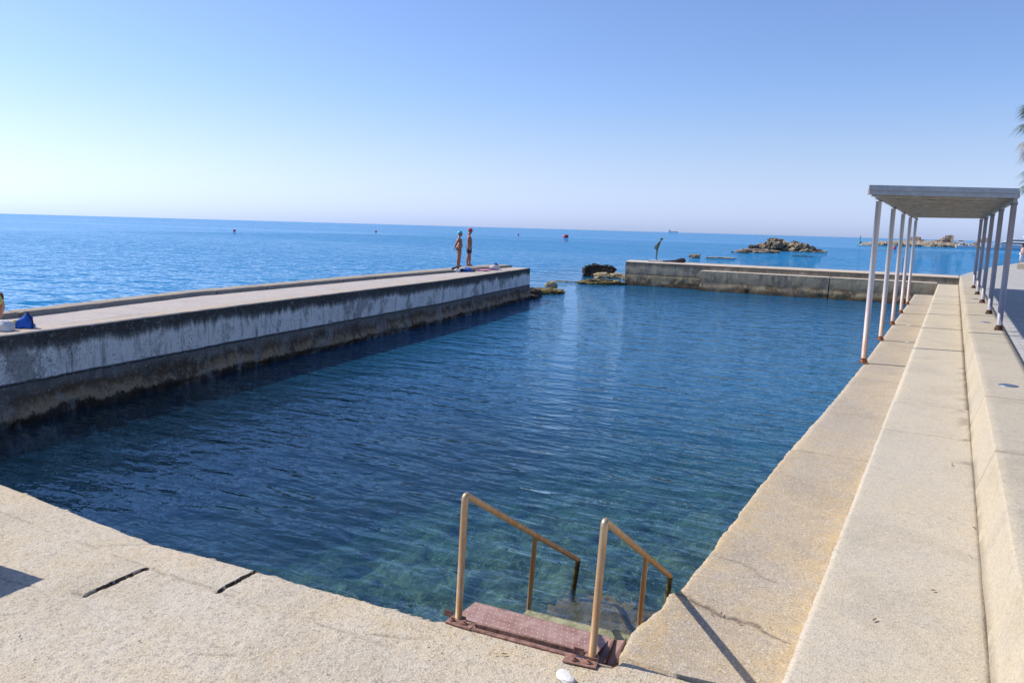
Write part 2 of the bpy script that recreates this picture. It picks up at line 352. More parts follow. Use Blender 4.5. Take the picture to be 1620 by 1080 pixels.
def mat_water():
    g = NG('sea_water')
    crest = YAW + R(4)
    def aniso(sx, sy, rz=crest, loc=(0, 0, 0)): return g.coord((sx, sy, 1), -rz, loc)
    # ripple heights in metres, built from bands of wavelets with long crests
    n1 = g.noise(aniso(.30, 1.0), 5.2, 2.0, .5, .5)
    n2 = g.noise(aniso(.42, 1.0, crest+R(24), (5, 2, 0)), 10, 2, .5, .3)
    n3 = g.noise(aniso(.4, 1.0, crest-R(14), (1, 7, 0)), 1.6, 2, .5, .2)
    n4 = g.noise(aniso(.6, 1.0, crest+R(5), (3, 1, 0)), .35, 3, .5, .2)
    n5 = g.noise(g.coord((1, 1, 1), R(40)), 3.1, 3, .55, .4)
    h = g.math('MULTIPLY', n1, .031)
    h = g.math('ADD', h, g.math('MULTIPLY', n5, .016))
    h = g.math('ADD', h, g.math('MULTIPLY', n2, .008))
    h = g.math('ADD', h, g.math('MULTIPLY', n3, .075))
    # the open sea beyond the pier is rougher than the sheltered pool
    X = g.xyz()
    d1 = g.math('SUBTRACT', g.math('MULTIPLY', X[0], -1), g.math('ADD', g.math('MULTIPLY', X[1], .16), 14.0))
    d2 = g.math('MULTIPLY', g.math('SUBTRACT', X[1], 44), .25)
    out = g.math('MAXIMUM', d1, d2)
    open_ = g.ramp(g.math('MULTIPLY', out, .1), [(0, 0), (1, 1)])
    wind = g.ramp(g.noise(aniso(.12, 1.0, crest+R(8), (0, 0, 0)), .02, 4, .6, .3), [(.3, .55), (.65, 1.25)])
    amp = g.math('MULTIPLY', open_, wind)
    h = g.math('ADD', h, g.math('MULTIPLY', g.math('MULTIPLY', n4, 2.1), amp))
    h = g.math('ADD', h, g.math('MULTIPLY', g.math('MULTIPLY', n3, .42), amp))
    nrm = g.bump(h, 1.0, 1)
    fr = g.n('ShaderNodeFresnel'); fr.inputs['IOR'].default_value = 1.42; g.l(nrm, fr.inputs['Normal'])
    gl = g.n('ShaderNodeBsdfGlossy'); gl.inputs['Roughness'].default_value = .02; g.l(nrm, gl.inputs['Normal']); gl.inputs['Color'].default_value = (.68, .88, 1, 1)
    rf = g.n('ShaderNodeBsdfRefraction'); rf.inputs['IOR'].default_value = 1.333; rf.inputs['Roughness'].default_value = 0; g.l(nrm, rf.inputs['Normal'])
    tr = g.n('ShaderNodeBsdfTransparent')
    for nd in (rf, tr): nd.inputs['Color'].default_value = (.95, .98, .98, 1)
    m1 = g.n('ShaderNodeMixShader'); m1.inputs[0].default_value = .85; g.l(rf.outputs[0], m1.inputs[1]); g.l(tr.outputs[0], m1.inputs[2])
    # light scattered back out of the water body
    df = g.n('ShaderNodeBsdfDiffuse'); df.inputs['Color'].default_value = (.014, .20, .44, 1)
    m2 = g.n('ShaderNodeMixShader')
    # the clear shallows by the steps give way to deeper, bluer water farther out
    deepf = g.ramp(g.math('MULTIPLY', X[1], .025), [(.12, .02), (.26, .07), (.45, .33), (.8, .5)])
    g.l(g.math('MAXIMUM', deepf, g.ramp(g.math('MULTIPLY', out, .06), [(0, .05), (.4, .7), (1, .78)])), m2.inputs[0])
    g.l(m1.outputs[0], m2.inputs[1]); g.l(df.outputs[0], m2.inputs[2])
    # light leaving the water from below: the straight path stands for the refracted one, so no total reflection
    geo = g.n('ShaderNodeNewGeometry')
    ff = g.math('ADD', g.math('MULTIPLY', fr.outputs[0], g.math('SUBTRACT', 1.0, geo.outputs['Backfacing'])), g.math('MULTIPLY', geo.outputs['Backfacing'], .04))
    m3 = g.n('ShaderNodeMixShader'); g.l(ff, m3.inputs[0]); g.l(m2.outputs[0], m3.inputs[1]); g.l(gl.outputs[0], m3.inputs[2])
    g.l(m3.outputs[0], g.out.inputs['Surface'])
    ab = g.n('ShaderNodeVolumeAbsorption'); ab.inputs['Color'].default_value = (.26, .68, .86, 1); ab.inputs['Density'].default_value = .24
    g.l(ab.outputs[0], g.out.inputs['Volume'])
    return g.m
M_water = mat_water()

def mat_steel(name, rustz=None, base=(.55, .5, .44), rust=(.30, .14, .05), metal=.75, rough=.38, top=0.0):
    g = NG(name); v = g.coord(); X = g.xyz()
    rn = g.noise(g.coord((1, 1, .25)), 16, 5, .7)
    f = g.ramp(rn, [(.3, .35), (.6, .95)])
    if rustz: f = g.math('MULTIPLY', f, g.ramp(g.math('DIVIDE', X[2], 5.0), [((rustz[0])/5, 1), ((rustz[1])/5, top)]))
    col = g.mix(f, base, rust)
    return g.principled(col, g.ramp(f, [(0, rough), (1, .62)]), g.ramp(f, [(0, metal), (1, .25)]), g.bump(g.noise(v, 60, 4, .7), .0015), spec=.5)
M_rail = mat_steel('rusty_steel_tube', (1.35, 1.95), base=(.50, .42, .30), rust=(.36, .19, .065), top=.3)
M_post = mat_steel('pergola_post_paint', (.85, 2.8), base=(.54, .535, .55), rust=(.42, .22, .12), metal=.1, rough=.45, top=.06)
M_post_shaded = mat_simple('pergola_post_lilac_shaded', (.30, .285, .315), .45, .1, .08, 5, .001)  # lilac post colour darkened to carry the roof's shade on the right row
def mat_foot():
    return mat_simple('rust', (.26, .085, .035), .85, .1, .45, 26, .004, c2=(.42, .17, .07))
M_rust = mat_foot()
M_tread = mat_simple('rusty_tread_plate', (.40, .20, .15), .55, .25, .25, 9, .0015, c2=(.46, .30, .25))
M_pip = mat_simple('worn_tread_pattern', (.62, .5, .45), .45, .3, .15, 20)
M_flange = mat_simple('rusted_flange', (.22, .10, .07), .8, .15, .4, 22, .003, c2=(.36, .2, .15))
M_darkrust = mat_simple('dark_rust', (.06, .03, .02), .8, .1, .5, 22, .003, c2=(.16, .07, .035))
M_algae = mat_simple('algae_tread', (.23, .24, .13), .8, 0, .35, 9, .01, c2=(.36, .34, .2))
M_beam = mat_simple('pergola_beam_metal', (.40, .39, .36), .6, .1, .15, 8, .001)
M_slat = mat_simple('pergola_slat_wood', (.42, .39, .34), .8, 0, .25, 7, .002)
M_fascia = mat_simple('pergola_fascia', (.36, .40, .43), .6, .1, .12, 8, .001)
M_disc = mat_simple('steel_drain_cover', (.16, .2, .27), .5, .6, .2, 30, .001)
M_bronze = mat_simple('patinated_bronze', (.08, .13, .105), .6, .4, .4, 9, .003, c2=(.17, .23, .19))
M_plinth = mat_simple('plinth_stone', (.5, .5, .48), .8, 0, .12, 6, .003)
M_black = mat_simple('black_stone', (.03, .032, .035), .7, 0, .3, 6, .003)
def mat_paving():
    g = NG('stone_paving'); v = g.coord((1, 1, 1))
    br = g.n('ShaderNodeTexBrick'); g.l(v, br.inputs['Vector']); br.inputs['Scale'].default_value = 1
    br.inputs['Brick Width'].default_value = .42; br.inputs['Row Height'].default_value = .21; br.inputs['Mortar Size'].default_value = .009; br.inputs['Mortar Smooth'].default_value = .2
    br.inputs['Color1'].default_value = (.36, .35, .33, 1); br.inputs['Color2'].default_value = (.46, .445, .415, 1); br.inputs['Mortar'].default_value = (.27, .255, .235, 1); br.inputs['Bias'].default_value = .1
    c = g.mix(g.ramp(g.noise(v, 1.2, 6, .7), [(.4, 0), (.65, .5)]), br.outputs[0], (.36, .35, .33))
    c = g.mix(g.ramp(g.noise(v, 30, 4, .7), [(.45, 0), (.65, .35)]), c, (.25, .24, .23))
    h = g.math('ADD', g.math('MULTIPLY', br.outputs['Fac'], -1), g.math('MULTIPLY', g.noise(v, 25, 4), .5))
    return g.principled(c, .85, 0, g.bump(h, .008), spec=.3)
M_pave = mat_paving()
M_white = mat_simple('white_paint', (.8, .8, .78), .4, 0, .05, 3)
M_glass = mat_simple('dark_window', (.02, .025, .035), .12, 0, .1, 3)
M_sand = mat_simple('headland_stone', (.30, .24, .17), .9, 0, .35, 1.1, .3, c2=(.5, .43, .32))
M_ruin = mat_simple('ruin_masonry', (.46, .31, .22), .9, 0, .3, .9, .3, c2=(.6, .44, .32))
M_red = mat_simple('red_plastic', (.55, .03, .05), .4, 0, .12, 5)
M_green = mat_simple('green_marker_paint', (.02, .16, .12), .5, 0, .15, 5)
M_skin = mat_simple('tanned_skin', (.33, .125, .075), .5, 0, .1, 14, .001, c2=(.40, .165, .10))
M_skin2 = mat_simple('pale_skin', (.55, .29, .2), .5, 0, .1, 14, .001)
M_hair = mat_simple('dark_hair', (.03, .02, .015), .6, 0, .3, 60, .003)
M_eye = mat_simple('dark_eye', (.02, .015, .012), .2)

# ------------------------------------------------------------------ setting: sea, seabed
def sea():
    # one sheet at z = 0 to past the horizon, finer near the camera
    bm = bmesh.new()
    r = [0, 60, 300, 2000, 12000, 60000]; prev = None; n = 64
    c = bm.verts.new((0, 0, 0)); ring = None
    for rr in r[1:]:
        new = [bm.verts.new((rr*math.cos(2*math.pi*k/n), rr*math.sin(2*math.pi*k/n), 0)) for k in range(n)]
        for k in range(n):
            if ring is None: bm.faces.new((c, new[k], new[(k+1) % n]))
            else: bm.faces.new((ring[k], new[k], new[(k+1) % n], ring[(k+1) % n]))
        ring = new
    bmesh.ops.recalc_face_normals(bm, faces=bm.faces)
    for f in bm.faces:
        if f.normal.z < 0: f.normal_flip()
    tag(frombm('sea_water', bm, M_water), kind='structure')
sea()
def seabed():
    def part(name, x0, x1, y0, y1, res, amp):
        pass
    xs = np.concatenate([np.linspace(-14, -9, 60), np.arange(-8.95, -.5, .04)]); ys = np.concatenate([np.arange(3.0, 13, .045), np.linspace(13.1, 50, 160)])
    X, Y = np.meshgrid(xs, ys, indexing='ij')
    X = X - np.clip(Y-5, 0, 40)*.16*np.clip((-X-1)/12, 0, 1)
    depth = .85 + .11*np.clip(Y-4, 0, 14) + .16*np.clip(-X-3, 0, 8)
    near = np.exp(-(((X+2.4)/1.0)**2 + ((Y-6.0)/1.0)**2))
    Z = -depth + .25*fbm(X*1.1, Y*1.1, 3, 3) + near*.55
    for sc, am, sd_ in ((2.3, .22, 4), (5, .11, 9)):
        a = vnoise(X*sc, Y*sc, sd_); Z += am*np.sqrt(np.clip(a-.45, 0, 1))
    Z = np.minimum(Z, -.12)
    o = gridmesh('seabed', np.stack([X, Y, Z], -1), M_bed, None, {'weed': np.clip((-X-7.2)/2.5+.5*fbm(X*.7, Y*.7, 33, 3), 0, 1)}); tag(o, kind='structure')  # bed-darkening mask, strongest towards the pier
    bm = bmesh.new()
    f = bm.faces.new([bm.verts.new(p) for p in ((-400, -60, -4.5), (300, -60, -4.5), (300, 600, -4.5), (-400, 600, -4.5))])
    if f.normal.z < 0: f.normal_flip()
    tag(frombm('deep_seabed', bm, M_bed), kind='structure')
seabed()

# ------------------------------------------------------------------ quays round the pool
Lz, Mz, Cz = .77, 1.18, 1.59
EDGE = [(-1.60, 3.0), (-1.62, 4.3), (-1.66, 4.7), (-1.60, 5.1), (-1.63, 5.38), (-1.57, 5.42), (-1.565, 6.2), (-1.59, 8), (-1.58, 10), (-1.50, 14), (-1.47, 18), (-1.48, 36), (-1.50, 43)]
NEAR = [(-16, 3.86), (-8.2, 3.84), (-6.8, 3.80), (-5.6, 3.77), (-4.49, 3.90), (-3.57, 3.985), (-2.90, 4.03), (-2.80, 4.09), (-1.76, 4.19), (-1.69, 4.16), (-1.60, 4.19), (-1.57, 4.30), (-.56, 4.32)]
CR1 = [(-1.62, 5.38), (-1.35, 5.30), (-1.15, 5.22), (-.95, 5.2), (-.7, 5.12)]
CR2 = [(-1.57, 6.2), (-1.3, 6.2), (-1.1, 6.02), (-.95, 6.0)]
def ledge_dirt(X, Y):
    wob = .05*fbm(X*6, Y*6, 2, 3)
    d = np.exp(-(seglen(X+wob, Y+wob, CR1)/.018)**2)*.9 + np.exp(-(seglen(X+wob, Y+wob, CR2)/.014)**2)*.6
    for yy in JY: d += np.exp(-(np.abs(Y-yy+.006*fbm(X*8, Y, 3))/.009)**2)*.8
    d += np.exp(-((X+.62)/.05)**2)*.35*(fbm(X*3, Y*2, 9) > .1)*(Y < 7)
    return np.clip(d, 0, 1)
JY = [10.05, 17.75, 22.2, 26.7, 31.2, 35.7]
def ledge_lich(X, Y):
    e = np.exp(-((X+1.58)/.16)**2)*1.0 + np.exp(-((X+.62)/.13)**2)*1.1*(Y < 10)
    return np.clip(e*np.clip((13-Y)/4, 0, 1)*.9 + .35*np.clip((10-Y)/2, 0, 1)*(fbm(X*1.5, Y*1.2, 11) > 0), 0, 1)
def ledge_lift(X, Y):
    z = np.zeros_like(X)
    for yy in JY: z -= .010*np.exp(-((Y-yy)/.012)**2)
    z -= .010*np.exp(-(seglen(X, Y, CR1)/.02)**2)
    return z + .012*((X+1.1)*0)
# near piece fine, far piece coarse; one object: two strips joined by a joint at y = 10.05
lx = lambda ys: interp(EDGE, ys)
tag(slab('lower_walkway', M_ledge, lx, -.565, 4.33, 10.04, Lz, -2.2, .022, .004, (.016, 0, 0, .004), ledge_lift, ledge_dirt, ledge_lich, seed=3), kind='structure')
tag(slab('lower_walkway', M_ledge, lx, -.565, 10.06, 42.9, Lz-.004, -2.2, .07, .004, (.012, 0, .004, .004), ledge_lift, ledge_dirt, ledge_lich, seed=4), kind='structure')
# pool deck at the near end: fine heightfield where it shows, plain beyond
GAP1 = [(-4.49, 3.93), (-4.45, 3.50)]; GAP2 = [(-5.23, 3.46), (-5.20, 2.95)]
ROW1 = [(-9, 3.42), (-5.21, 3.47), (-4.45, 3.51), (-2.9, 3.62)]
ROW2 = [(-9, 2.9), (-5.2, 2.95), (-3.1, 3.06)]
CRK = [[(-6.1, 2.75), (-5.7, 2.80), (-5.45, 2.86), (-5.25, 2.95)], [(-3.9, 2.9), (-3.6, 3.05)],
       [(-5.9, 2.3), (-5.4, 2.5), (-5.1, 2.7)], [(-3.3, 3.6), (-2.9, 3.75), (-2.6, 3.9)], [(-5.9, 3.5), (-5.6, 3.76)]]
def deck_lift(X, Y):
    z = np.zeros_like(X)
    for g_ in (GAP1, GAP2):
        z -= .10*(seglen(X+.012*fbm(X*16, Y*16, 5), Y, g_) < .0075)
    z += .010*((X < -4.47) & (Y > interp([(a[1], a[0]) for a in ROW1] if 0 else [(y, x) for x, y in ROW1], X)))
    z += .012*((X < -5.21) & (Y > interp([(y, x) for x, y in ROW2], X)) & (Y < interp([(y, x) for x, y in ROW1], X)))
    z -= .006*np.exp(-(seglen(X, Y, ROW1)/.02)**2) + .004*np.exp(-(seglen(X, Y, ROW2)/.02)**2)
    wob = .03*fbm(X*9, Y*9, 6, 3)
    for c in CRK: z -= .003*np.exp(-(seglen(X+wob, Y+wob, c)/.012)**2)
    z += .007*fbm(X*1.4, Y*1.4, 20, 3)
    rough = np.clip(fbm(X*.8, Y*.8, 30, 2)+.2, 0, 1)
    z += .006*rough*fbm(X*14, Y*14, 31, 3)
    return z
def deck_dirt(X, Y):
    wob = .03*fbm(X*9, Y*9, 6, 3)
    d = np.zeros_like(X)
    for g_ in (GAP1, GAP2): d += 3.0*(seglen(X+.012*fbm(X*16, Y*16, 5), Y, g_) < .015)
    for c in CRK: d += .5*np.exp(-(seglen(X+wob, Y+wob, c)/.009)**2)*(fbm(X*3, Y*3, 8) > -.25)
    d += .4*np.exp(-(seglen(X+wob*.4, Y+wob*.4, ROW1)/.010)**2)*(fbm(X*4, Y*4, 41) > -.1) + .3*np.exp(-(seglen(X+wob*.4, Y+wob*.4, ROW2)/.010)**2)*(fbm(X*3, Y*4, 42) > 0)
    return np.clip(d, 0, 3)
def deck_lich(X, Y):
    e = interp([(y, x) for x, y in NEAR], X) - Y
    a = np.exp(-((e-.12)/.16)**2)*np.clip(.25+1.1*fbm(X*1.3, Y*1.3, 12)+.35*(X > -3.2), 0, 1)
    return np.clip(a + .35*np.clip(fbm(X*1.1, Y*1.1, 13), 0, 1), 0, 1)
def deck():
    xs = np.arange(-9.0, -.565, .012); 
    far = interp([(y, x) for x, y in NEAR], xs)
    nt_ = 170; t = np.linspace(0, 1, nt_)[None, :]
    Y = 1.2*(1-t) + far[:, None]*t; X = np.repeat(xs[:, None], nt_, 1)
    s = xs
    Y[:, -1] += .028*(fbm(s*5, s*0+1, 3, 3)+.7*fbm(s*34, s*0+3, 4, 3))*(s < -1.7)
    Z = Lz + deck_lift(X, Y) + .003*fbm(X*30, Y*30, 2, 2)
    Z[:, -1] -= .014*(1+fbm(s*9, s*0, 5, 3)); Z[:, -2] -= .004
    P = skirted(X, Y, Z, -2.0)
    at = {'dirt': np.pad(deck_dirt(X, Y), 1, mode='edge'), 'lichen': np.pad(deck_lich(X, Y), 1, mode='edge')}
    tag(gridmesh('pool_deck', P, M_deck, None, at, False), kind='structure')
    o = slab('pool_deck', M_deck, -15.6, -9.02, -4, 3.85, Lz-.003, -2, .2, .004, (0, 0, 0, .02)); tag(o, kind='structure')
    o = slab('pool_deck', M_deck, -9.02, -.565, -4, 1.195, Lz-.003, -2, .2, .004, (0, 0, 0, 0)); tag(o, kind='structure')
deck()

# middle step and upper kerb
KL = [(.395, -4), (.39, 46.9)]
MJ = [10.15, 18.55, 22.9, 27.3, 31.7, 36.0, 40.4]
def step_dirt(X, Y):
    d = np.zeros_like(X)
    for i, yy in enumerate(MJ): d += np.exp(-(np.abs(Y-yy+.004*fbm(X*8, Y, 3))/.010)**2)*(.35 if i == 0 else .85)
    d += np.exp(-((X-.39)/.018)**2)*.9*np.clip(fbm(Y*2.5, X*0, 5)+.75, 0, 1)
    d += .4*np.exp(-((X-.33)/.07)**2)*(fbm(X*4, Y*3.2, 8) > .22)*(Y > 8)*(Y < 18)
    return np.clip(d, 0, 1)
def step_lift(X, Y):
    z = np.zeros_like(X)
    for yy in MJ: z -= .008*np.exp(-((Y-yy)/.013)**2)
    return z
def step_lich(X, Y): return np.clip(.25*np.clip(fbm(X*1.2, Y*.8, 14), 0, 1), 0, 1)
tag(slab('middle_step', M_step, -.56, .40, -4, 12, Mz, .1, .035, .003, (.006, 0, 0, 0), step_lift, step_dirt, step_lich, seed=6, wear=.006), kind='structure')
tag(slab('middle_step', M_step, -.56, .40, 12.003, 46.0, Mz-.002, .1, .07, .003, (.006, 0, 0, 0), step_lift, step_dirt, step_lich, seed=7, wear=.006), kind='structure')

def kerb():
    # swept profile: battered face, rounded arris, flat top; the batter dies out past the bend at y = 17.5
    ys = np.concatenate([np.arange(-4, 20, .05), np.arange(20, 47.3, .12)])
    JK = [8.1, 10.95, 19.35, 24, 28.6, 33.2, 37.8, 42.4]
    prof_t = [0, .15, .3, .45, .6, .75, .88, .95, 1.0]
    rows = []
    for y in ys:
        top = np.interp(y, [-4, 11, 17.3, 17.7, 47], [.515, .505, .455, .43, .40])
        base = .392
        r = []
        zb = Mz-.15
        for t in prof_t:
            z = zb + (Cz-.006-zb)*t
            bow = .004*math.sin(math.pi*t)
            x = base + (top-base)*max(0, (z-Mz)/(Cz-Mz)) - bow*(1 if y < 17.5 else .3)
            x += .006*float(fbm(np.array([y*1.7]), np.array([z*6]), 40, 3)[0])
            r.append((x, y, z))
        dz = 0
        for j in JK: dz -= .012*math.exp(-((y-j)/.016)**2)
        r.append((top+.008, y, Cz+dz))
        for t in (.1, .25, .4, .55, .7, .85, 1): r.append((top+.02+(1.135-top-.02)*t, y, Cz+dz+.002*float(vnoise(np.array([y*4]), np.array([t*5]), 3)[0])))
        r.append((1.137, y, 1.3))
        rows.append(r)
    P = np.array(rows); P = np.transpose(P, (1, 0, 2))
    X, Y = P[..., 0], P[..., 1]
    d = np.zeros_like(X)
    for j in JK: d += np.exp(-(np.abs(Y-j)/.014)**2)*(.8 if j > 15 else .45)
    d += np.exp(-((X-1.13)/.02)**2)*.8
    d += .7*np.exp(-((P[..., 2]-Mz)/.02)**2)*(fbm(Y*3, Y*0, 3) > -.2)*(X < .45)
    lc = .3*(X < .52)*np.clip(fbm(Y*.8, P[..., 2]*5, 3)+.3, 0, 1)
    tag(gridmesh('upper_kerb', P, M_kerb, None, {'dirt': np.clip(d, 0, 1), 'lichen': np.clip(lc, 0, 1)}, True), kind='structure')
kerb()
# promenade paving: one sheet bounded by the shoreline
def promenade():
    poly = [(1.139, -6), (60, -6), (60, 130), (16, 118), (9.5, 102), (6.6, 92), (4.5, 79.6), (2.72, 69), (1.55, 58), (.95, 54), (.42, 48.6), (.40, 47.32), (1.139, 47.32)]
    bm = bmesh.new(); prism(bm, poly, -2.5, 1.572)
    tag(frombm('promenade', bm, M_pave), kind='structure')
promenade()

# ------------------------------------------------------------------ pier on the left (deck, wall, parapet)
PIER_IN = [(-12.6, 2.6), (-12.95, 4.5), (-13.27, 6.35), (-14.02, 10.5), (-14.40, 12.5), (-15.35, 18.4), (-16.0, 22.6), (-18.26, 33.4)]
PAR_IN = [(-14.5, 2.6), (-15.0, 5.5), (-15.45, 8.17), (-16.72, 12.6), (-17.3, 17), (-17.9, 21.4), (-18.45, 26.5), (-18.98, 31.0), (-19.2, 33.2)]
def pier():
    t = empty('pier', (-15, 10, 0))
    tag(t, 'long weathered concrete pier with peeling white painted face closing the left side of the pool', 'pier')
    def loc(o):
        o.parent = t; o.matrix_parent_inverse = Matrix.Translation((15, -10, 0)); return o
    xin = lambda ys: interp(PIER_IN, ys)
    xpar = lambda ys: interp(PAR_IN, ys)
    # deck
    dk = lambda X, Y: np.clip(.5*np.exp(-(np.abs(X-(interp(PIER_IN, Y)-.42))/.02)**2)*(fbm(Y*2, X*2, 4) > -.2), 0, 1)
    loc(slab('deck', M_pierdeck, xpar, lambda ys: xin(ys)-.002, 2.6, 33.35, 1.53, 1.502, .08, .006, (0, .02, 0, .02), None, dk, lambda X, Y: .6*(X > interp(PIER_IN, Y)-.4)*1.0, seed=8, wear=.014))
    # pool face: grid along the line and down
    ys = np.concatenate([np.arange(2.6, 14, .05), np.arange(14, 33.4, .09), [33.4]])
    zs = np.array([1.505, 1.47, 1.3, 1.1, .9, .72, .68, .665, .65, .6, .52, .44, .36, .3, .24, .18, .12, .06, 0, -.08, -.2, -.5, -1.2, -3])
    Y, Z = np.meshgrid(ys, zs, indexing='ij')
    X = interp(PIER_IN, Y)
    low = np.clip((.70-Z)/.04, 0, 1)
    out = .025*low + np.clip((.42-Z)/.3, 0, 1)*.10*(1+1.2*fbm(Y*1.3, Z*2, 5, 3)) + .05*np.clip((.3-Z)/.2, 0, 1)*fbm(Y*7, Z*7, 6, 3)
    # big undercut boulder-like footing at the near end
    foot = np.exp(-((Y-6.2)/1.3)**2)*np.clip((.5-Z)/.35, 0, 1)
    out += foot*(.16+.12*fbm(Y*2.2, Z*3, 9, 3)) - .10*np.exp(-((Y-7.4)/.35)**2)*np.clip((.55-Z)/.2, 0, 1)*(Z > -.3)
    out -= .09*np.exp(-((Z-.03)/.07)**2)*(fbm(Y*1.1, Y*0, 15, 2) > -.15)
    X = X + out + .012*fbm(Y*6, Z*6, 7, 4)
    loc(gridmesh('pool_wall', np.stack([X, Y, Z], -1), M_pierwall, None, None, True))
    # end face
    a = Vector((-18.26, 33.4)); b = Vector((-20.3, 33.05))
    us = np.linspace(0, 1, 40); U, Z = np.meshgrid(us, zs, indexing='ij')
    X = a.x+(b.x-a.x)*U; Y = a.y+(b.y-a.y)*U + .03*np.clip((.7-Z)/.05, 0, 1) + np.clip((.4-Z)/.3, 0, 1)*.15*(1+fbm(U*8, Z*4, 6, 3))
    Y = np.where(U <= 0, 33.4, Y)
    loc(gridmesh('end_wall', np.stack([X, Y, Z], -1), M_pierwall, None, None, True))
    # parapet kerb on the sea side with joints
    dirtp = lambda X, Y: np.clip(sum(np.exp(-(np.abs(Y-j)/.03)**2) for j in np.arange(4, 33, 1.9)), 0, 1)*.8
    g = M_seapar
    pw = lambda ys: xpar(ys)-np.interp(ys, [2, 12, 30], [.42, .55, 1.0])
    loc(slab('parapet', g, pw, xpar, 2.6, 33.2, 1.635, -3, .08, .008, (.008, .006, 0, .02), lambda X, Y: -.03*dirtp(X, Y), dirtp, None, seed=9, wear=.012))
M_seapar = concrete('parapet_concrete', (.30, .25, .19), (.38, .32, .25), grit=.7, tint=(.25, .22, .19), holes=.6)
pier()

# ------------------------------------------------------------------ breakwater across the far end
def breakwater():
    t = empty('breakwater', (-9, 48, 0)); tag(t, 'grey stained concrete breakwater wall across the far end of the pool', 'sea wall')
    def loc(o): o.parent = t; o.matrix_parent_inverse = Matrix.Translation((9, -48, 0)); return o
    zs = np.array([1.50, 1.4, 1.2, 1.0, .8, .74, .71, .69, .66, .5, .3, .22, .18, .1, 0, -.3, -1, -3])
    xs = np.arange(-18.5, .41, .07)
    X, Z = np.meshgrid(xs, zs, indexing='ij')
    Y = 46.85 - .0*X + .03*fbm(X*3, Z*3, 3, 3) - .03*np.clip((.71-Z)/.03, 0, 1) - .05*np.clip((.2-Z)/.1, 0, 1)
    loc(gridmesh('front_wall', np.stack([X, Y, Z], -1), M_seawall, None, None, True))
    ys = np.linspace(46.85, 49.8, 30); Yg, Zg = np.meshgrid(ys[::-1], zs, indexing='ij')
    Xg = -18.5 + (46.85-Yg)*.27 - .03*np.clip((.71-Zg)/.03, 0, 1) + .03*fbm(Yg*3, Zg*3, 4, 3)
    Xg = np.where(Yg <= 46.851, -18.5, Xg)
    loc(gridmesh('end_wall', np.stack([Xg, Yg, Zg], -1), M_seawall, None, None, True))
    def topx(ys): return -18.5+(46.85-ys)*.27
    loc(slab('top', M_seatop, topx, .40, 46.86, 49.8, 1.53, 1.50, .09, .008, (.02, 0, .02, .02), None, None, lambda X, Y: .5*(fbm(X*.6, Y, 3) > .1), seed=12))
    bm = bmesh.new(); box(bm, (-9.2, 49.75, -.75), (18.6, .1, 4.4)); loc(frombm('sea_wall', bm, M_seawall))
    # low shelf in front, two lengths with a joint
    sh = empty('low_shelf_wall', (-7, 46.5, 0)); tag(sh, 'lower concrete shelf wall standing against the right part of the breakwater', 'sea wall')
    zz = np.array([1.195, 1.1, .9, .7, .55, .5, .4, .3, .2, .1, 0, -.3, -1, -3])
    for x0, x1 in ((-13.3, -5.93), (-5.90, -.57)):
        xs2 = np.arange(x0, x1, .07); X, Z = np.meshgrid(xs2, zz, indexing='ij')
        low = np.clip((.45+.12*fbm(X*.7, X*0, 8, 2)-Z)/.15, 0, 1)
        Y = 46.08+.0*X+.02*fbm(X*4, Z*4, 5, 3) - .10*low*(1+.6*fbm(X*2, Z*3, 6, 3)) - .04*np.clip((.12-Z)/.05, 0, 1)
        o = gridmesh('wall_face', np.stack([X, Y, Z], -1), M_shelfwall, sh, None, True); o.matrix_parent_inverse = Matrix.Translation((7, -46.5, 0))
        o = slab('shelf_top', M_seatop, x0, x1, 46.08, 46.83, 1.22, 1.193, .07, .006, (.01, .01, .02, 0), seed=13); o.parent = sh; o.matrix_parent_inverse = Matrix.Translation((7, -46.5, 0))
    bm = bmesh.new(); box(bm, (-13.29, 46.47, -.95), (.04, .74, 4.29)); o = frombm('end_face', bm, M_shelfwall, sh); o.matrix_parent_inverse = Matrix.Translation((7, -46.5, 0))
    bm = bmesh.new(); box(bm, (-5.915, 46.47, -.95), (.02, .68, 4.2)); o = frombm('joint_filler', bm, M_darkrust, sh); o.matrix_parent_inverse = Matrix.Translation((7, -46.5, 0))
M_seatop = concrete('breakwater_top', (.50, .42, .33), (.55, .47, .38), grit=.4, tint=(.48, .42, .37), holes=.3)
breakwater()

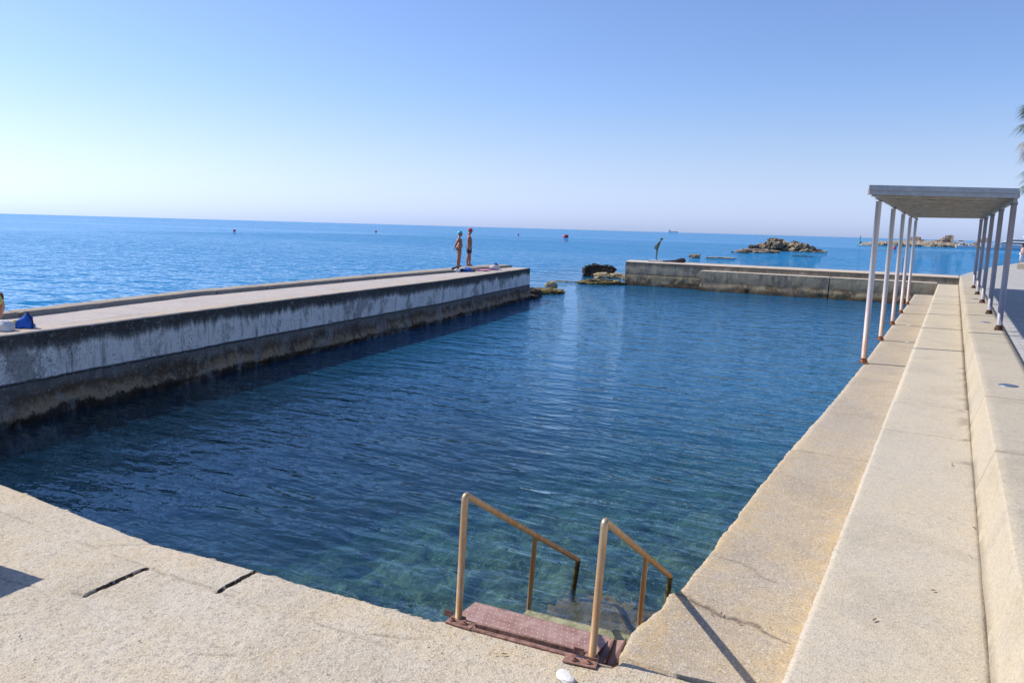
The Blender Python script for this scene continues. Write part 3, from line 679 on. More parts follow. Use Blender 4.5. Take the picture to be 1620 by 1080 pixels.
# ------------------------------------------------------------------ pergola
def pergola():
    lefts = [(-1.485, 18.1+4.43*k) for k in range(5)]
    rights = [(1.0-.045*k, 19.4+4.12*k) for k in range(5)]
    t = empty('pergola', (-.25, 27, Lz)); tag(t, 'long slatted shade canopy on two rows of round white posts over the walkway steps', 'pergola')
    inv = Matrix.Translation((.25, -27, -Lz))
    def P(o): o.parent = t; o.matrix_parent_inverse = inv; return o
    ztop = 4.32
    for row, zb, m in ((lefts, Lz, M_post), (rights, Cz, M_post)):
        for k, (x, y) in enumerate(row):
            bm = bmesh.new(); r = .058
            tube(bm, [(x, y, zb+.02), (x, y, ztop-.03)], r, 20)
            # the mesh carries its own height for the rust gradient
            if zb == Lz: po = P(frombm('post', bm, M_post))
            else: po = P(frombm('post', bm, M_post_shaded))
            bm = bmesh.new(); tube(bm, [(x, y, zb+.012), (x, y, zb+.03), (x, y, zb+.07), (x, y, zb+.11)], [.068, .067, .062, .059], 20)
            box(bm, (x, y, zb+.008), (.17, .17, .014), 0)
            for sx in (-1, 1):
                for sy in (-1, 1): tube(bm, [(x+sx*.066, y+sy*.066, zb+.01), (x+sx*.066, y+sy*.066, zb+.04)], .010, 6)
                box(bm, (x+sx*.062, y, zb+.04), (.03, .008, .06))
            ft = frombm('foot_plate', bm, M_rust if zb == Lz else M_darkrust); ft.parent = po
            bm = bmesh.new(); tube(bm, [(x, y, ztop-.06), (x, y, ztop-.0)], [.07, .07], 16); cp = frombm('post_cap', bm, M_post_shaded); cp.parent = po
    for (a, b) in ((lefts[0], lefts[-1]), (rights[0], rights[-1])):
        bm = bmesh.new()
        A = Vector((a[0], a[1]-.35, ztop+.05)); B = Vector((b[0], b[1]+.45, ztop+.05))
        d = (B-A); L = d.length; rz = math.atan2(d.y, d.x)
        box(bm, (A+B)/2, (L, .07, .12), rz); P(frombm('beam', bm, M_beam))
    # slats across, with both ends overhanging the beams, tilted with the skew of the posts
    n = 26
    def lr(s):
        yl = lefts[0][1]-.42 + s*(lefts[-1][1]-lefts[0][1]+.95); yr = rights[0][1]-.42 + s*(rights[-1][1]-rights[0][1]+.95)
        xl = -1.485-.15; xr = 1.0-.045*4*s+.0
        return Vector((xl, yl, 0)), Vector((xr, yr, 0))
    for k in range(n):
        a, b = lr(k/(n-1)); a.z = b.z = ztop+.135
        d = b-a; bm = bmesh.new(); box(bm, (0, 0, 0), (d.length+.10, .07, .14), 0)
        jz = rnd.uniform(-.006, .006)
        M = Matrix.Translation((a+b)/2+Vector((0, 0, jz))) @ Matrix.Rotation(math.atan2(d.y, d.x), 4, 'Z') @ Matrix.Rotation(R(-8), 4, 'X')
        bmesh.ops.transform(bm, matrix=M, verts=bm.verts)
        P(frombm('slat', bm, M_slat))
    a, b = lr(0); c, d = lr(1)
    bm = bmesh.new(); prism(bm, [(a.x-.02, a.y-.05), (b.x+.02, b.y-.05), (d.x+.02, d.y+.05), (c.x-.02, c.y+.05)], ztop+.215, ztop+.255); P(frombm('roof_sheet', bm, M_fascia))
    for (p, q) in ((a, b), (c, d)):
        v = q-p; bm = bmesh.new()
        yy = -.085 if p is a else .085
        box(bm, ((p+q)/2+Vector((0, yy, ztop+.20))), (v.length+.06, .05, .10), math.atan2(v.y, v.x)); 
        box(bm, ((p+q)/2+Vector((0, yy*.5, ztop+.11))), (v.length+.04, .05, .10), math.atan2(v.y, v.x)); P(frombm('fascia', bm, M_fascia))
pergola()

# ------------------------------------------------------------------ entry steps with handrails
def entry_steps():
    t = empty('entry_steps', (-2.3, 4.2, Lz)); tag(t, 'rusty metal entry steps with two sloping handrails going down into the water', 'steps')
    inv = Matrix.Translation((2.3, -4.2, -Lz))
    def P(o, p=None):
        o.parent = p or t
        if p is None: o.matrix_parent_inverse = inv
        return o
    for side, base, top, mid, midb, end, foot in (
        ('l', (-2.750, 4.14, .70), (-2.721, 4.155, 1.685), (-2.811, 5.38, .94), (-2.872, 5.346, -.35), (-2.885, 6.44, .30), (-2.98, 6.40, -.6)),
        ('r', (-1.762, 4.209, .70), (-1.722, 4.225, 1.70), (-1.891, 5.54, .92), (-1.93, 5.50, -.35), (-2.033, 6.68, .26), (-2.08, 6.64, -.6))):
        bm = bmesh.new(); tube(bm, bend([base, top, end], .045, 6), .0245, 16); rail = P(frombm('handrail', bm, M_rail, smooth=False))
        bm = bmesh.new(); tube(bm, [mid, midb], .021, 14); P(frombm('rail_post', bm, M_railrust), rail)
        bm = bmesh.new(); tube(bm, bend([Vector(end)+Vector((0, -.015, .008)), Vector(end), foot], .02, 4), [.026]+[.026]*5+[.032], 14); P(frombm('rail_foot', bm, M_weed), rail)
    # top tread: chequer plate with a folded front edge
    def tread(x0, x1, y0, y1, z, mats, pips, skew=.09):
        bm = bmesh.new()
        def W(u, v, zz): return (x0+(x1-x0)*u, y0+(y1-y0)*v+skew*u, zz)
        def bx(u0, u1, v0, v1, za, zb, mi):
            vs = [bm.verts.new(W(u, v, zz)) for zz in (za, zb) for u, v in ((u0, v0), (u1, v0), (u1, v1), (u0, v1))]
            for q in ((4, 5, 6, 7), (3, 2, 1, 0), (0, 1, 5, 4), (1, 2, 6, 5), (2, 3, 7, 6), (3, 0, 4, 7)):
                f = bm.faces.new([vs[i] for i in q]); f.material_index = mi
        bx(0, 1, 0, 1, z-.006, z, 0); bx(0, 1, -.03, .0, z-.045, z+.003, 0); bx(0, 1, 1.0, 1.025, z-.045, z+.001, 0)
        if pips:
            nu, nv = 24, 7
            for i in range(nu):
                for j in range(nv):
                    u = (i+.5+(.5 if j % 2 else 0))/(nu+.5); v = (j+.6)/nv
                    c = Vector(W(u, v, z+.0012)); a = R(118)
                    d1 = Vector((math.cos(a), math.sin(a), 0))*.015; d2 = Vector((-math.sin(a), math.cos(a), 0))*.0044
                    q = [bm.verts.new(c+s*d1+w_*d2) for s, w_ in ((-1, 0), (0, -1), (1, 0), (0, 1))]
                    f = bm.faces.new(q); f.material_index = 1
                    if f.normal.z < 0: f.normal_flip()
        return frombm('tread', bm, mats)
    P(tread(-2.86, -1.80, 4.155, 4.525, .70, [M_tread, M_pip], True))
    P(tread(-2.80, -1.86, 4.86, 5.25, .33, [M_algae], False))
    P(tread(-2.86, -1.95, 5.5, 5.86, -.06, [M_weed], False))
    # side stringers
    for x, dx in ((-2.85, -.10), (-1.80, -.14)):
        bm = bmesh.new(); A = Vector((x, 4.3, .62)); B = Vector((x+dx, 6.3, -.55)); d = B-A
        vs = [bm.verts.new(p) for p in (A+Vector((0, 0, .05)), A-Vector((0, 0, .07)), B-Vector((0, 0, .07)), B+Vector((0, 0, .05)))]
        bm.faces.new(vs); r = bmesh.ops.extrude_face_region(bm, geom=bm.faces[:]); bmesh.ops.translate(bm, vec=(.012, 0, 0), verts=[v for v in r['geom'] if isinstance(v, bmesh.types.BMVert)])
        bmesh.ops.recalc_face_normals(bm, faces=bm.faces); P(frombm('stringer', bm, M_darkrust))
    # mounting strips bolted on the deck edge
    bm = bmesh.new()
    def strip(p0, p1, wd, z, th=.008):
        a, b = Vector(p0), Vector(p1); d = (b-a); rz = math.atan2(d.y, d.x); c = (a+b)/2
        box(bm, (c.x, c.y, z), (d.length, wd, th), rz)
    strip((-2.80, 4.095), (-2.60, 4.10), .10, Lz+.012); strip((-2.62, 4.075), (-1.85, 4.155), .035, Lz+.006, .012); strip((-2.6, 4.135), (-1.80, 4.225), .02, Lz+.008, .03)
    strip((-1.90, 4.085), (-1.69, 4.125), .075, Lz+.014); P(frombm('mounting_strip', bm, M_flange))
    for x, y in ((-2.765, 4.085), (-2.665, 4.09), (-1.83, 4.10), (-1.745, 4.115)):
        bm = bmesh.new(); tube(bm, [(x, y, Lz+.015), (x, y, Lz+.026)], .019, 6); tube(bm, [(x, y, Lz+.026), (x, y, Lz+.042)], .009, 8); P(frombm('bolt', bm, M_flange))
    for x, y in ((-2.745, 4.145), (-1.76, 4.205)):
        bm = bmesh.new(); box(bm, (x, y, Lz+.005), (.085, .05, .03), R(7)); box(bm, (x-.09, y-.0, Lz+.02), (.07, .006, .045), R(7)); P(frombm('post_bracket', bm, M_flange))
    # two upright wedge-shaped gusset plates by the right post
    for k, (x, y) in enumerate(((-1.715, 4.25), (-1.645, 4.28))):
        bm = bmesh.new()
        q = [bm.verts.new(v) for v in ((x, y-.02, .40), (x-.055, y+.36, .62), (x-.055, y+.37, .715), (x, y-.01, .655))]
        bm.faces.new(q); r = bmesh.ops.extrude_face_region(bm, geom=bm.faces[:]); bmesh.ops.translate(bm, vec=(.007, 0, 0), verts=[v for v in r['geom'] if isinstance(v, bmesh.types.BMVert)])
        q = [bm.verts.new(v) for v in ((x-.085, y+.02, .60), (x-.002, y+.01, .56), (x-.057, y+.35, .706), (x-.12, y+.33, .700))]
        f = bm.faces.new(q); f.material_index = 1
        bmesh.ops.recalc_face_normals(bm, faces=bm.faces); P(frombm('gusset_plate', bm, [M_darkrust, M_tread]))
    bm = bmesh.new(); box(bm, (-1.66, 4.165, Lz-.035), (.10, .012, .085), R(8)); P(frombm('angle_bracket', bm, M_brkt)); bm = bmesh.new(); box(bm, (-1.61, 4.27, Lz-.10), (.14, .2, .02), R(8)); P(frombm('corner_plate', bm, M_darkrust))
M_railrust = mat_steel('rail_post_rust', None, base=(.5, .4, .3), rust=(.36, .17, .06), metal=.6)
M_weed = mat_seaweed_rock('weed_covered_metal', (.05, .045, .02), (.12, .10, .045), (.2, .17, .06))
M_brkt = mat_simple('dull_bracket', (.34, .27, .2), .6, .3, .3, 20, .002)
entry_steps()
exec_after = None

# ------------------------------------------------------------------ rocks
def rock_mesh(seed, s=(1, 1, 1), rough=.35, sub=4, pw=.75, hf=0):
    bm = bmesh.new(); bmesh.ops.create_icosphere(bm, subdivisions=sub, radius=1)
    rr = random.Random(seed); off = Vector((rr.uniform(-50, 50), rr.uniform(-50, 50), rr.uniform(-50, 50)))
    for v in bm.verts:
        p = v.co.copy()
        # blocky facets then fractal roughness
        q = Vector([math.copysign(abs(c)**pw, c) for c in p])
        d = 1 + rough*noise.fractal(p*1.3+off, 1, 2, 4) + rough*.45*noise.fractal(p*4+off, 1, 2, 4)
        cell = noise.voronoi(p*1.8+off)[0]; d += rough*.5*(cell[1]-cell[0])
        if hf: d += hf*noise.fractal(p*6+off, .6, 2, 4) - hf*.8*max(0, .25-noise.voronoi(p*3.4+off)[0][0])
        v.co = Vector((q.x*s[0], q.y*s[1], q.z*s[2]))*d
    me = bpy.data.meshes.new('rock'); bm.to_mesh(me); bm.free(); return me
def rock(name, loc, size, mat, label, seed, rz=0, group=None, rough=.3, sub=4, cat='rock', pw=.75, hf=.12):
    me = rock_mesh(seed, size, rough, sub, pw, hf)
    o = link(name, me, mat); o.location = loc; o.rotation_euler = (0, 0, rz)
    tag(o, label, cat, group); return o
VIEW = YAW      # rocks lie roughly square to the view line
# the gap rocks
rock('rock', (-23.1, 53.2, .25), (1.05, .55, .54), M_rock_dark, 'black pitted block of rock standing in the gap left of the breakwater', 31, .45, rough=.12, sub=5, pw=.4, hf=.32)
rock('rock', (-22.35, 52.2, .05), (.55, .45, .32), M_rock_pale, 'round pale yellow boulder in front of the black rock block', 12, .3)
rock('rock', (-21.45, 52.6, .04), (.72, .45, .29), M_rock_pale, 'longer pale yellow boulder between the black rock block and the breakwater end', 15, .5)
rock('rock', (-20.55, 52.3, .02), (.4, .3, .25), M_rock_pale, 'small pale stone touching the left end of the breakwater', 17, .2)
rock('rock', (-19.75, 45.9, .06), (1.25, .55, .24), M_rock_weed, 'low flat weed covered rock awash in front of the black rock block', 19, .55, rough=.35)
rock('rock', (-22.4, 46.2, -.1), (1.1, .4, .14), M_rock_weed, 'reddish weedy rock just breaking the surface in the gap', 23, .4, rough=.4)
rock('rock', (-20.35, 39.9, .18), (.34, .28, .24), M_rock_pale, 'single round pale boulder sitting on the rock shelf off the pier end', 25, .2, rough=.18)
rock('rock', (-19.35, 36.4, .0), (1.6, .7, .22), M_rock_weed, 'flat brown rock shelf running out from the foot of the pier end', 27, .95, rough=.35, sub=5)
rock('rock', (-18.75, 34.1, .02), (.6, .9, .38), M_rock_dark, 'dark boulder heaped against the corner of the pier end', 29, .2, rough=.35)
rock('rock', (-19.9, 38.2, -.05), (.9, .6, .2), M_rock_weed, 'small weedy ledge under the round pale boulder', 33, .9, rough=.35)
rock('rock', (-2.45, 6.15, -.26), (.62, .48, .17), M_rock_weed, 'brown weedy rock just under the water at the foot of the rusty steps', 53, .5, rough=.3, sub=5, hf=.2)
rock('rock', (-2.05, 5.75, -.30), (.42, .3, .18), M_rock_weed, 'smaller weedy rock under the water beside the right handrail foot', 57, .2, rough=.3, sub=5, hf=.2)
# stones farther out
rock('rock', (-31.5, 105.7, .1), (.75, .5, .42), M_rock_brown, 'small lone brown rock beyond the statue', 35, 0)
rock('rock', (-28.6, 108.5, -.02), (1.9, .9, .2), M_rock_pale, 'low pale sandy rock awash beyond the breakwater', 37, .4)
rock('rock', (-36.2, 163, .35), (1.1, .8, .85), M_rock_dark, 'small dark rock standing apart left of the rocky islet', 39, 0)
# rocky islet: a pile of boulders, each its own, profile read along the islet
ISL_A, ISL_B = Vector((-35.2, 165)), Vector((-25.4, 192))
rock('rock', (-33.3, 152.6, .15), (3.6, 1.8, .55), M_rock_brown, 'long flat brown slab awash at the left front of the islet', 41, .5, rough=.4)
rock('rock', (-33.6, 144, .0), (.9, .5, .25), M_rock_dark, 'dark rock tip just awash before the islet slab', 43, .2)
rock('rock', (-22.3, 137, -.02), (1.6, .5, .16), M_rock_dark, 'thin dark reef showing in front of the right half of the islet', 47, .3)
prof = [(0, .9), (.08, 1.7), (.2, 2.0), (.27, 3.3), (.36, 3.2), (.47, 2.3), (.6, 2.5), (.72, 2.2), (.84, 1.2), (.94, .6), (1, .35)]
bases = [rock_mesh(100+i, (1, 1, 1), .42, 3, .7, .2) for i in range(6)]
me = rock_mesh(77, (1, 1, 1), .35, 5)
o = link('islet_base', me, M_rock_brown); o.location = (-32, 176.2, -.35); o.scale = (7.2, 2.6, .8); o.rotation_euler = (0, 0, .24)
tag(o, 'broad low rock bank that carries the boulders of the islet', 'rock bank')
r2 = random.Random(5); first = None
ISL_A, ISL_B = Vector((-39.2, 174.6)), Vector((-24.6, 178))
for k in range(130):
    s = r2.random()**1.0; hmax = np.interp(s, [p[0] for p in prof], [p[1] for p in prof])*.84
    c = ISL_A.lerp(ISL_B, s); across = Vector(((ISL_B-ISL_A).y, -(ISL_B-ISL_A).x)).normalized()
    q = r2.uniform(-1, 1); c = c + across*q*2.8*(1-.4*s)
    h = hmax*(1-abs(q)**1.5*.8)
    sz = r2.uniform(.4, 1.0)*(.5+.2*hmax)
    o = bpy.data.objects.new('boulder', bases[k % 6]); COL.objects.link(o)
    if k < 6: bases[k].materials.append([M_rock_brown, M_rock_dark, M_rock_brown, M_rock_pale, M_rock_brown, M_rock_dark][k])
    o.location = (c.x, c.y, max(-.1, h-sz*.65)*1.0); o.scale = (sz*r2.uniform(.9, 1.5), sz*r2.uniform(.8, 1.2), sz*r2.uniform(.55, .85))
    o.rotation_euler = (r2.uniform(-.4, .4), r2.uniform(-.4, .4), r2.uniform(0, 6))
    tag(o, 'rough brown boulder in the jumbled heap of the rocky islet', 'boulder', 'boulders heaped on the rocky islet')

# ------------------------------------------------------------------ people
def skin_mesh(joints, edges, subs=2):
    me = bpy.data.meshes.new('skin'); names = list(joints); ix = {n: i for i, n in enumerate(names)}
    me.from_pydata([joints[n][:3] for n in names], [(ix[a], ix[b]) for a, b in edges], [])
    o = bpy.data.objects.new('tmp', me); COL.objects.link(o)
    md = o.modifiers.new('s', 'SKIN'); md.use_smooth_shade = True; md.branch_smoothing = .6
    for n in names:
        r = joints[n][3]; rr = r if isinstance(r, tuple) else (r, r); rr = (rr[0]*1.16, rr[1]*1.16)
        me.skin_vertices[0].data[ix[n]].radius = rr
    me.skin_vertices[0].data[0].use_root = True
    sb = o.modifiers.new('u', 'SUBSURF'); sb.levels = subs; sb.render_levels = subs
    dg = bpy.context.evaluated_depsgraph_get(); dg.update()
    out = bpy.data.meshes.new_from_object(o.evaluated_get(dg))
    bpy.data.objects.remove(o); bpy.data.meshes.remove(me)
    return out
def join_mesh(name, meshes, mats, parent=None, idx=None):
    bm = bmesh.new()
    for k, m in enumerate(meshes):
        n0 = len(bm.faces); bm.from_mesh(m); bm.faces.ensure_lookup_table()
        for f in bm.faces[n0:]: f.material_index = (idx[k] if idx else 0); f.smooth = True
    return frombm(name, bm, mats, parent)
def ball(c, s, seg=16):
    bm = bmesh.new(); bmesh.ops.create_uvsphere(bm, u_segments=seg, v_segments=seg//2+2, radius=1)
    bmesh.ops.transform(bm, matrix=Matrix.Translation(c) @ Matrix.Diagonal((*s, 1)), verts=bm.verts)
    me = bpy.data.meshes.new('b'); bm.to_mesh(me); bm.free(); return me
def hand(wrist, d, n, side=1, s=1.0):
    """five curled fingers as short skinned chains; d = pointing direction, n = palm normal"""
    w0 = Vector(wrist); d = Vector(d).normalized(); n = Vector(n).normalized(); a = d.cross(n).normalized()*side
    out = []
    for k, (off, ln) in enumerate(((-.03, .075), (-.01, .085), (.01, .08), (.03, .065))):
        b = w0 + d*.085*s + a*off*s
        J = {'a': (*(w0+d*.02*s+a*off*.5*s), .013*s), 'b': (*b, .0105*s), 'c': (*(b+d*ln*.5*s+n*.008*s), .009*s), 'd': (*(b+d*ln*.9*s+n*.028*s), .0075*s)}
        out.append(skin_mesh(J, [('a', 'b'), ('b', 'c'), ('c', 'd')], 1))
    J = {'a': (*(w0+d*.02*s), .014*s), 'b': (*(w0+d*.05*s-a*.04*s), .012*s), 'c': (*(w0+d*.085*s-a*.055*s+n*.012*s), .009*s)}
    out.append(skin_mesh(J, [('a', 'b'), ('b', 'c')], 1))
    J = {'a': (*(w0-d*.01*s), (.022*s, .022*s)), 'b': (*(w0+d*.045*s), (.036*s, .024*s)), 'c': (*(w0+d*.085*s), (.036*s, .018*s))}
    out.append(skin_mesh(J, [('a', 'b'), ('b', 'c')], 1))
    return out
def head_parts(c, s=1.0, fwd=Vector((1, 0, 0))):
    """skull, jaw, nose, ears at head centre c, facing fwd (local +X)"""
    c = Vector(c); r = Vector((-fwd.y, fwd.x, 0))
    sk = [ball(c+Vector((-.008, 0, .02))*s, (.096*s, .078*s, .105*s), 20), ball(c+fwd*.022*s+Vector((0, 0, -.045))*s, (.068*s, .058*s, .075*s)),
          ball(c+fwd*.098*s+Vector((0, 0, -.012))*s, (.018*s, .013*s, .024*s), 10)]
    sk += [ball(c+r*sd_*.078*s+Vector((0, 0, -.005))*s, (.018*s, .008*s, .03*s), 10) for sd_ in (1, -1)]
    sk += [ball(c+fwd*.083*s+Vector((0, 0, -.062))*s, (.012*s, .026*s, .008*s), 10)]
    ey = [ball(c+fwd*.084*s+r*sd_*.032*s+Vector((0, 0, .012))*s, (.012*s, .013*s, .009*s), 8) for sd_ in (1, -1)]
    return sk, ey

def man(loc, rz):
    t = empty('person', loc, rz); tag(t, 'man in a red cap and dark swim shorts standing on the pier parapet', 'person')
    J = {'pel': (0, 0, .96, (.15, .115)), 'bel': (.05, 0, 1.10, (.15, .14)), 'che': (.0, 0, 1.30, (.165, .125)), 'nk0': (-.01, 0, 1.46, (.085, .075)), 'nk': (.01, 0, 1.53, .056), 'hd': (.03, 0, 1.60, .06),
         'shl': (-.01, .17, 1.43, .062), 'ell': (-.03, .23, 1.15, .043), 'wrl': (.05, .22, .90, .03), 'shr': (-.01, -.17, 1.43, .062), 'elr': (-.05, -.22, 1.15, .043), 'wrr': (.03, -.21, .90, .03)}
    E = [('pel', 'bel'), ('bel', 'che'), ('che', 'nk0'), ('nk0', 'nk'), ('nk', 'hd'), ('che', 'shl'), ('shl', 'ell'), ('ell', 'wrl'), ('che', 'shr'), ('shr', 'elr'), ('elr', 'wrr')]
    for sd_, n, fx in ((1, 'l', .05), (-1, 'r', -.06)):
        J['hp'+n] = (0, .085*sd_, .90, .095); J['kn'+n] = (.015+fx*.5, .105*sd_, .50, .058); J['cf'+n] = (-.015+fx, .11*sd_, .34, .056); J['an'+n] = (-.02+fx, .115*sd_, .085, .036); J['to'+n] = (.13+fx, .14*sd_, .03, (.042, .028)); J['he'+n] = (-.05+fx, .115*sd_, .035, .034)
        E += [('pel', 'hp'+n), ('hp'+n, 'kn'+n), ('kn'+n, 'cf'+n), ('cf'+n, 'an'+n), ('an'+n, 'to'+n), ('an'+n, 'he'+n)]
    sk, ey = head_parts((.045, 0, 1.655))
    ms = [skin_mesh(J, E)] + sk + hand((.05, .22, .89), (.15, 0, -1), (0, -1, 0), 1) + hand((.03, -.21, .89), (.15, 0, -1), (0, 1, 0), -1)
    join_mesh('body', ms+ey, [M_skin, M_eye], t, [0]*len(ms)+[1, 1])
    # shorts
    J = {'w': (.02, 0, 1.02, (.155, .13)), 'p': (0, 0, .93, (.165, .13))}
    E = [('w', 'p')]
    for sd_, n, fx in ((1, 'l', .03), (-1, 'r', -.03)):
        J['h'+n] = (0, .09*sd_, .86, .115); J['k'+n] = (.01+fx, .105*sd_, .60, .095); E += [('p', 'h'+n), ('h'+n, 'k'+n)]
    me = skin_mesh(J, E); join_mesh('swim_shorts', [me], [mat_simple('navy_shorts', (.012, .02, .04), .8, 0, .3, 12)], t)
    bm = bmesh.new(); bmesh.ops.create_uvsphere(bm, u_segments=20, v_segments=12, radius=1)
    bmesh.ops.delete(bm, geom=[v for v in bm.verts if v.co.z < -.05], context='VERTS')
    bmesh.ops.transform(bm, matrix=Matrix.Translation((.035, 0, 1.69)) @ Matrix.Diagonal((.112, .092, .102, 1)), verts=bm.verts)
    prism(bm, [(.10, -.07), (.16, -.065), (.205, -.03), (.215, 0), (.205, .03), (.16, .065), (.10, .07)], 1.688, 1.702)
    frombm('cap', bm, mat_simple('red_cap', (.62, .015, .06), .7, 0, .1, 10), t, True)
    return t
def woman(loc, rz):
    t = empty('person', loc, rz); tag(t, 'woman in a turquoise swim cap and bikini, arms held behind her back', 'person')
    J = {'pel': (-.02, 0, .86, (.165, .13)), 'bel': (.045, 0, .98, (.155, .155)), 'rib': (.03, 0, 1.10, (.145, .13)), 'che': (.0, 0, 1.22, (.14, .12)), 'nk0': (-.02, 0, 1.32, (.08, .07)), 'nk': (.0, 0, 1.375, .05), 'hd': (.02, 0, 1.44, .055),
         'shl': (-.03, .155, 1.29, .055), 'ell': (-.14, .22, 1.05, .042), 'wrl': (-.19, .08, .92, .028), 'shr': (-.03, -.155, 1.29, .055), 'elr': (-.14, -.22, 1.05, .042), 'wrr': (-.20, -.06, .90, .028),
         'bl': (.085, .065, 1.17, .062), 'br': (.085, -.065, 1.17, .062), 'bul': (-.09, .07, .84, .09), 'bur': (-.09, -.07, .84, .09)}
    E = [('pel', 'bel'), ('bel', 'rib'), ('rib', 'che'), ('che', 'nk0'), ('nk0', 'nk'), ('nk', 'hd'), ('che', 'shl'), ('shl', 'ell'), ('ell', 'wrl'), ('che', 'shr'), ('shr', 'elr'), ('elr', 'wrr'), ('che', 'bl'), ('che', 'br'), ('pel', 'bul'), ('pel', 'bur')]
    for sd_, n, fx in ((1, 'l', .03), (-1, 'r', -.03)):
        J['hp'+n] = (-.01, .09*sd_, .78, .105); J['th'+n] = (0, .09*sd_, .62, .088); J['kn'+n] = (.0+fx*.5, .085*sd_, .45, .06); J['cf'+n] = (-.03+fx, .085*sd_, .31, .058); J['an'+n] = (-.03+fx, .08*sd_, .075, .034); J['to'+n] = (.11+fx, .10*sd_, .028, (.038, .025)); J['he'+n] = (-.055+fx, .08*sd_, .032, .032)
        E += [('pel', 'hp'+n), ('hp'+n, 'th'+n), ('th'+n, 'kn'+n), ('kn'+n, 'cf'+n), ('cf'+n, 'an'+n), ('an'+n, 'to'+n), ('an'+n, 'he'+n)]
    sk, ey = head_parts((.035, 0, 1.49), .95)
    ms = [skin_mesh(J, E)] + sk + hand((-.19, .08, .915), (-.1, -1, -.3), (1, 0, 0), 1, .9) + hand((-.2, -.06, .89), (-.1, .6, -.8), (1, 0, 0), -1, .9)
    join_mesh('body', ms+ey, [M_skin, M_eye], t, [0]*len(ms)+[1, 1])
    bk = mat_simple('dark_bikini', (.03, .035, .10), .7, 0, .5, 18, c2=(.28, .2, .1))
    J = {'a': (.0, .0, 1.20, (.125, .105)), 'b': (.02, -.0, 1.14, (.13, .108)), 'l': (.088, .065, 1.17, .064), 'r': (.088, -.065, 1.17, .064)}
    join_mesh('bikini_top', [skin_mesh(J, [('a', 'b'), ('b', 'l'), ('b', 'r')])], [bk], t)
    J = {'a': (-.02, 0, .885, (.172, .138)), 'b': (-.02, 0, .83, (.168, .13)), 'l': (-.09, .07, .835, .096), 'r': (-.09, -.07, .835, .096), 'c': (-.01, 0, .75, (.07, .09))}
    join_mesh('bikini_bottom', [skin_mesh(J, [('a', 'b'), ('b', 'l'), ('b', 'r'), ('b', 'c')])], [mat_simple('brown_bikini', (.22, .09, .05), .7, 0, .2, 10)], t)
    bm = bmesh.new(); bmesh.ops.create_uvsphere(bm, u_segments=20, v_segments=12, radius=1)
    bmesh.ops.delete(bm, geom=[v for v in bm.verts if v.co.z < -.25], context='VERTS')
    bmesh.ops.transform(bm, matrix=Matrix.Translation((.018, 0, 1.52)) @ Matrix.Rotation(R(-12), 4, 'Y') @ Matrix.Diagonal((.115, .095, .112, 1)), verts=bm.verts)
    frombm('swim_cap', bm, mat_simple('turquoise_cap', (.03, .42, .48), .35, 0, .1, 10), t, True)
    return t
FACE = R(33)
man((-19.66, 29.95, 1.632), FACE).scale = (1.0, 1.06, 1.0)
woman((-19.38, 28.72, 1.632), FACE).scale = (1.02, 1.06, 1.02)

# seated person at the left edge: only a shoulder, arm and towel reach into the picture
def sitter(loc, rz):
    t = empty('person', loc, rz); tag(t, 'person sitting on the pier, cut off by the left edge', 'person')
    J = {'pel': (0, 0, .12, (.17, .14)), 'bel': (.02, 0, .27, (.15, .13)), 'che': (.04, 0, .46, (.15, .12)), 'nk0': (.07, 0, .58, .07), 'nk': (.09, 0, .64, .05), 'hd': (.11, 0, .70, .055),
         'shl': (.04, .17, .53, .056), 'ell': (-.06, .25, .28, .042), 'wrl': (-.14, .27, .06, .03), 'shr': (.04, -.17, .53, .056), 'elr': (.05, -.26, .28, .042), 'wrr': (.13, -.24, .06, .03),
         'knl': (.38, .14, .42, .06), 'anl': (.62, .13, .08, .038), 'tol': (.74, .14, .035, .035), 'knr': (.36, -.14, .40, .06), 'anr': (.6, -.13, .08, .038), 'tor': (.72, -.14, .035, .035)}
    E = [('pel', 'bel'), ('bel', 'che'), ('che', 'nk0'), ('nk0', 'nk'), ('nk', 'hd'), ('che', 'shl'), ('shl', 'ell'), ('ell', 'wrl'), ('che', 'shr'), ('shr', 'elr'), ('elr', 'wrr'),
         ('pel', 'knl'), ('knl', 'anl'), ('anl', 'tol'), ('pel', 'knr'), ('knr', 'anr'), ('anr', 'tor')]
    sk, ey = head_parts((.13, 0, .77))
    ms = [skin_mesh(J, E)] + sk + hand((-.14, .27, .06), (-.6, 0, -.3), (0, 0, -1), 1) + hand((.13, -.24, .06), (.7, -.3, -.2), (0, 0, -1), -1)
    join_mesh('body', ms+ey, [M_skin2, M_eye], t, [0]*len(ms)+[1, 1])
    J = {'a': (-.0, 0, .30, (.158, .138)), 'b': (.03, 0, .46, (.158, .13)), 'c': (.04, .02, .53, (.12, .1))}
    join_mesh('swim_top', [skin_mesh(J, [('a', 'b'), ('b', 'c')])], [mat_simple('yellow_top', (.5, .5, .12), .7, 0, .3, 9)], t)
    join_mesh('hair', [ball((.11, 0, .80), (.105, .09, .10))], [M_hair], t)
sitter((-14.64, 7.0, 1.535), R(205))

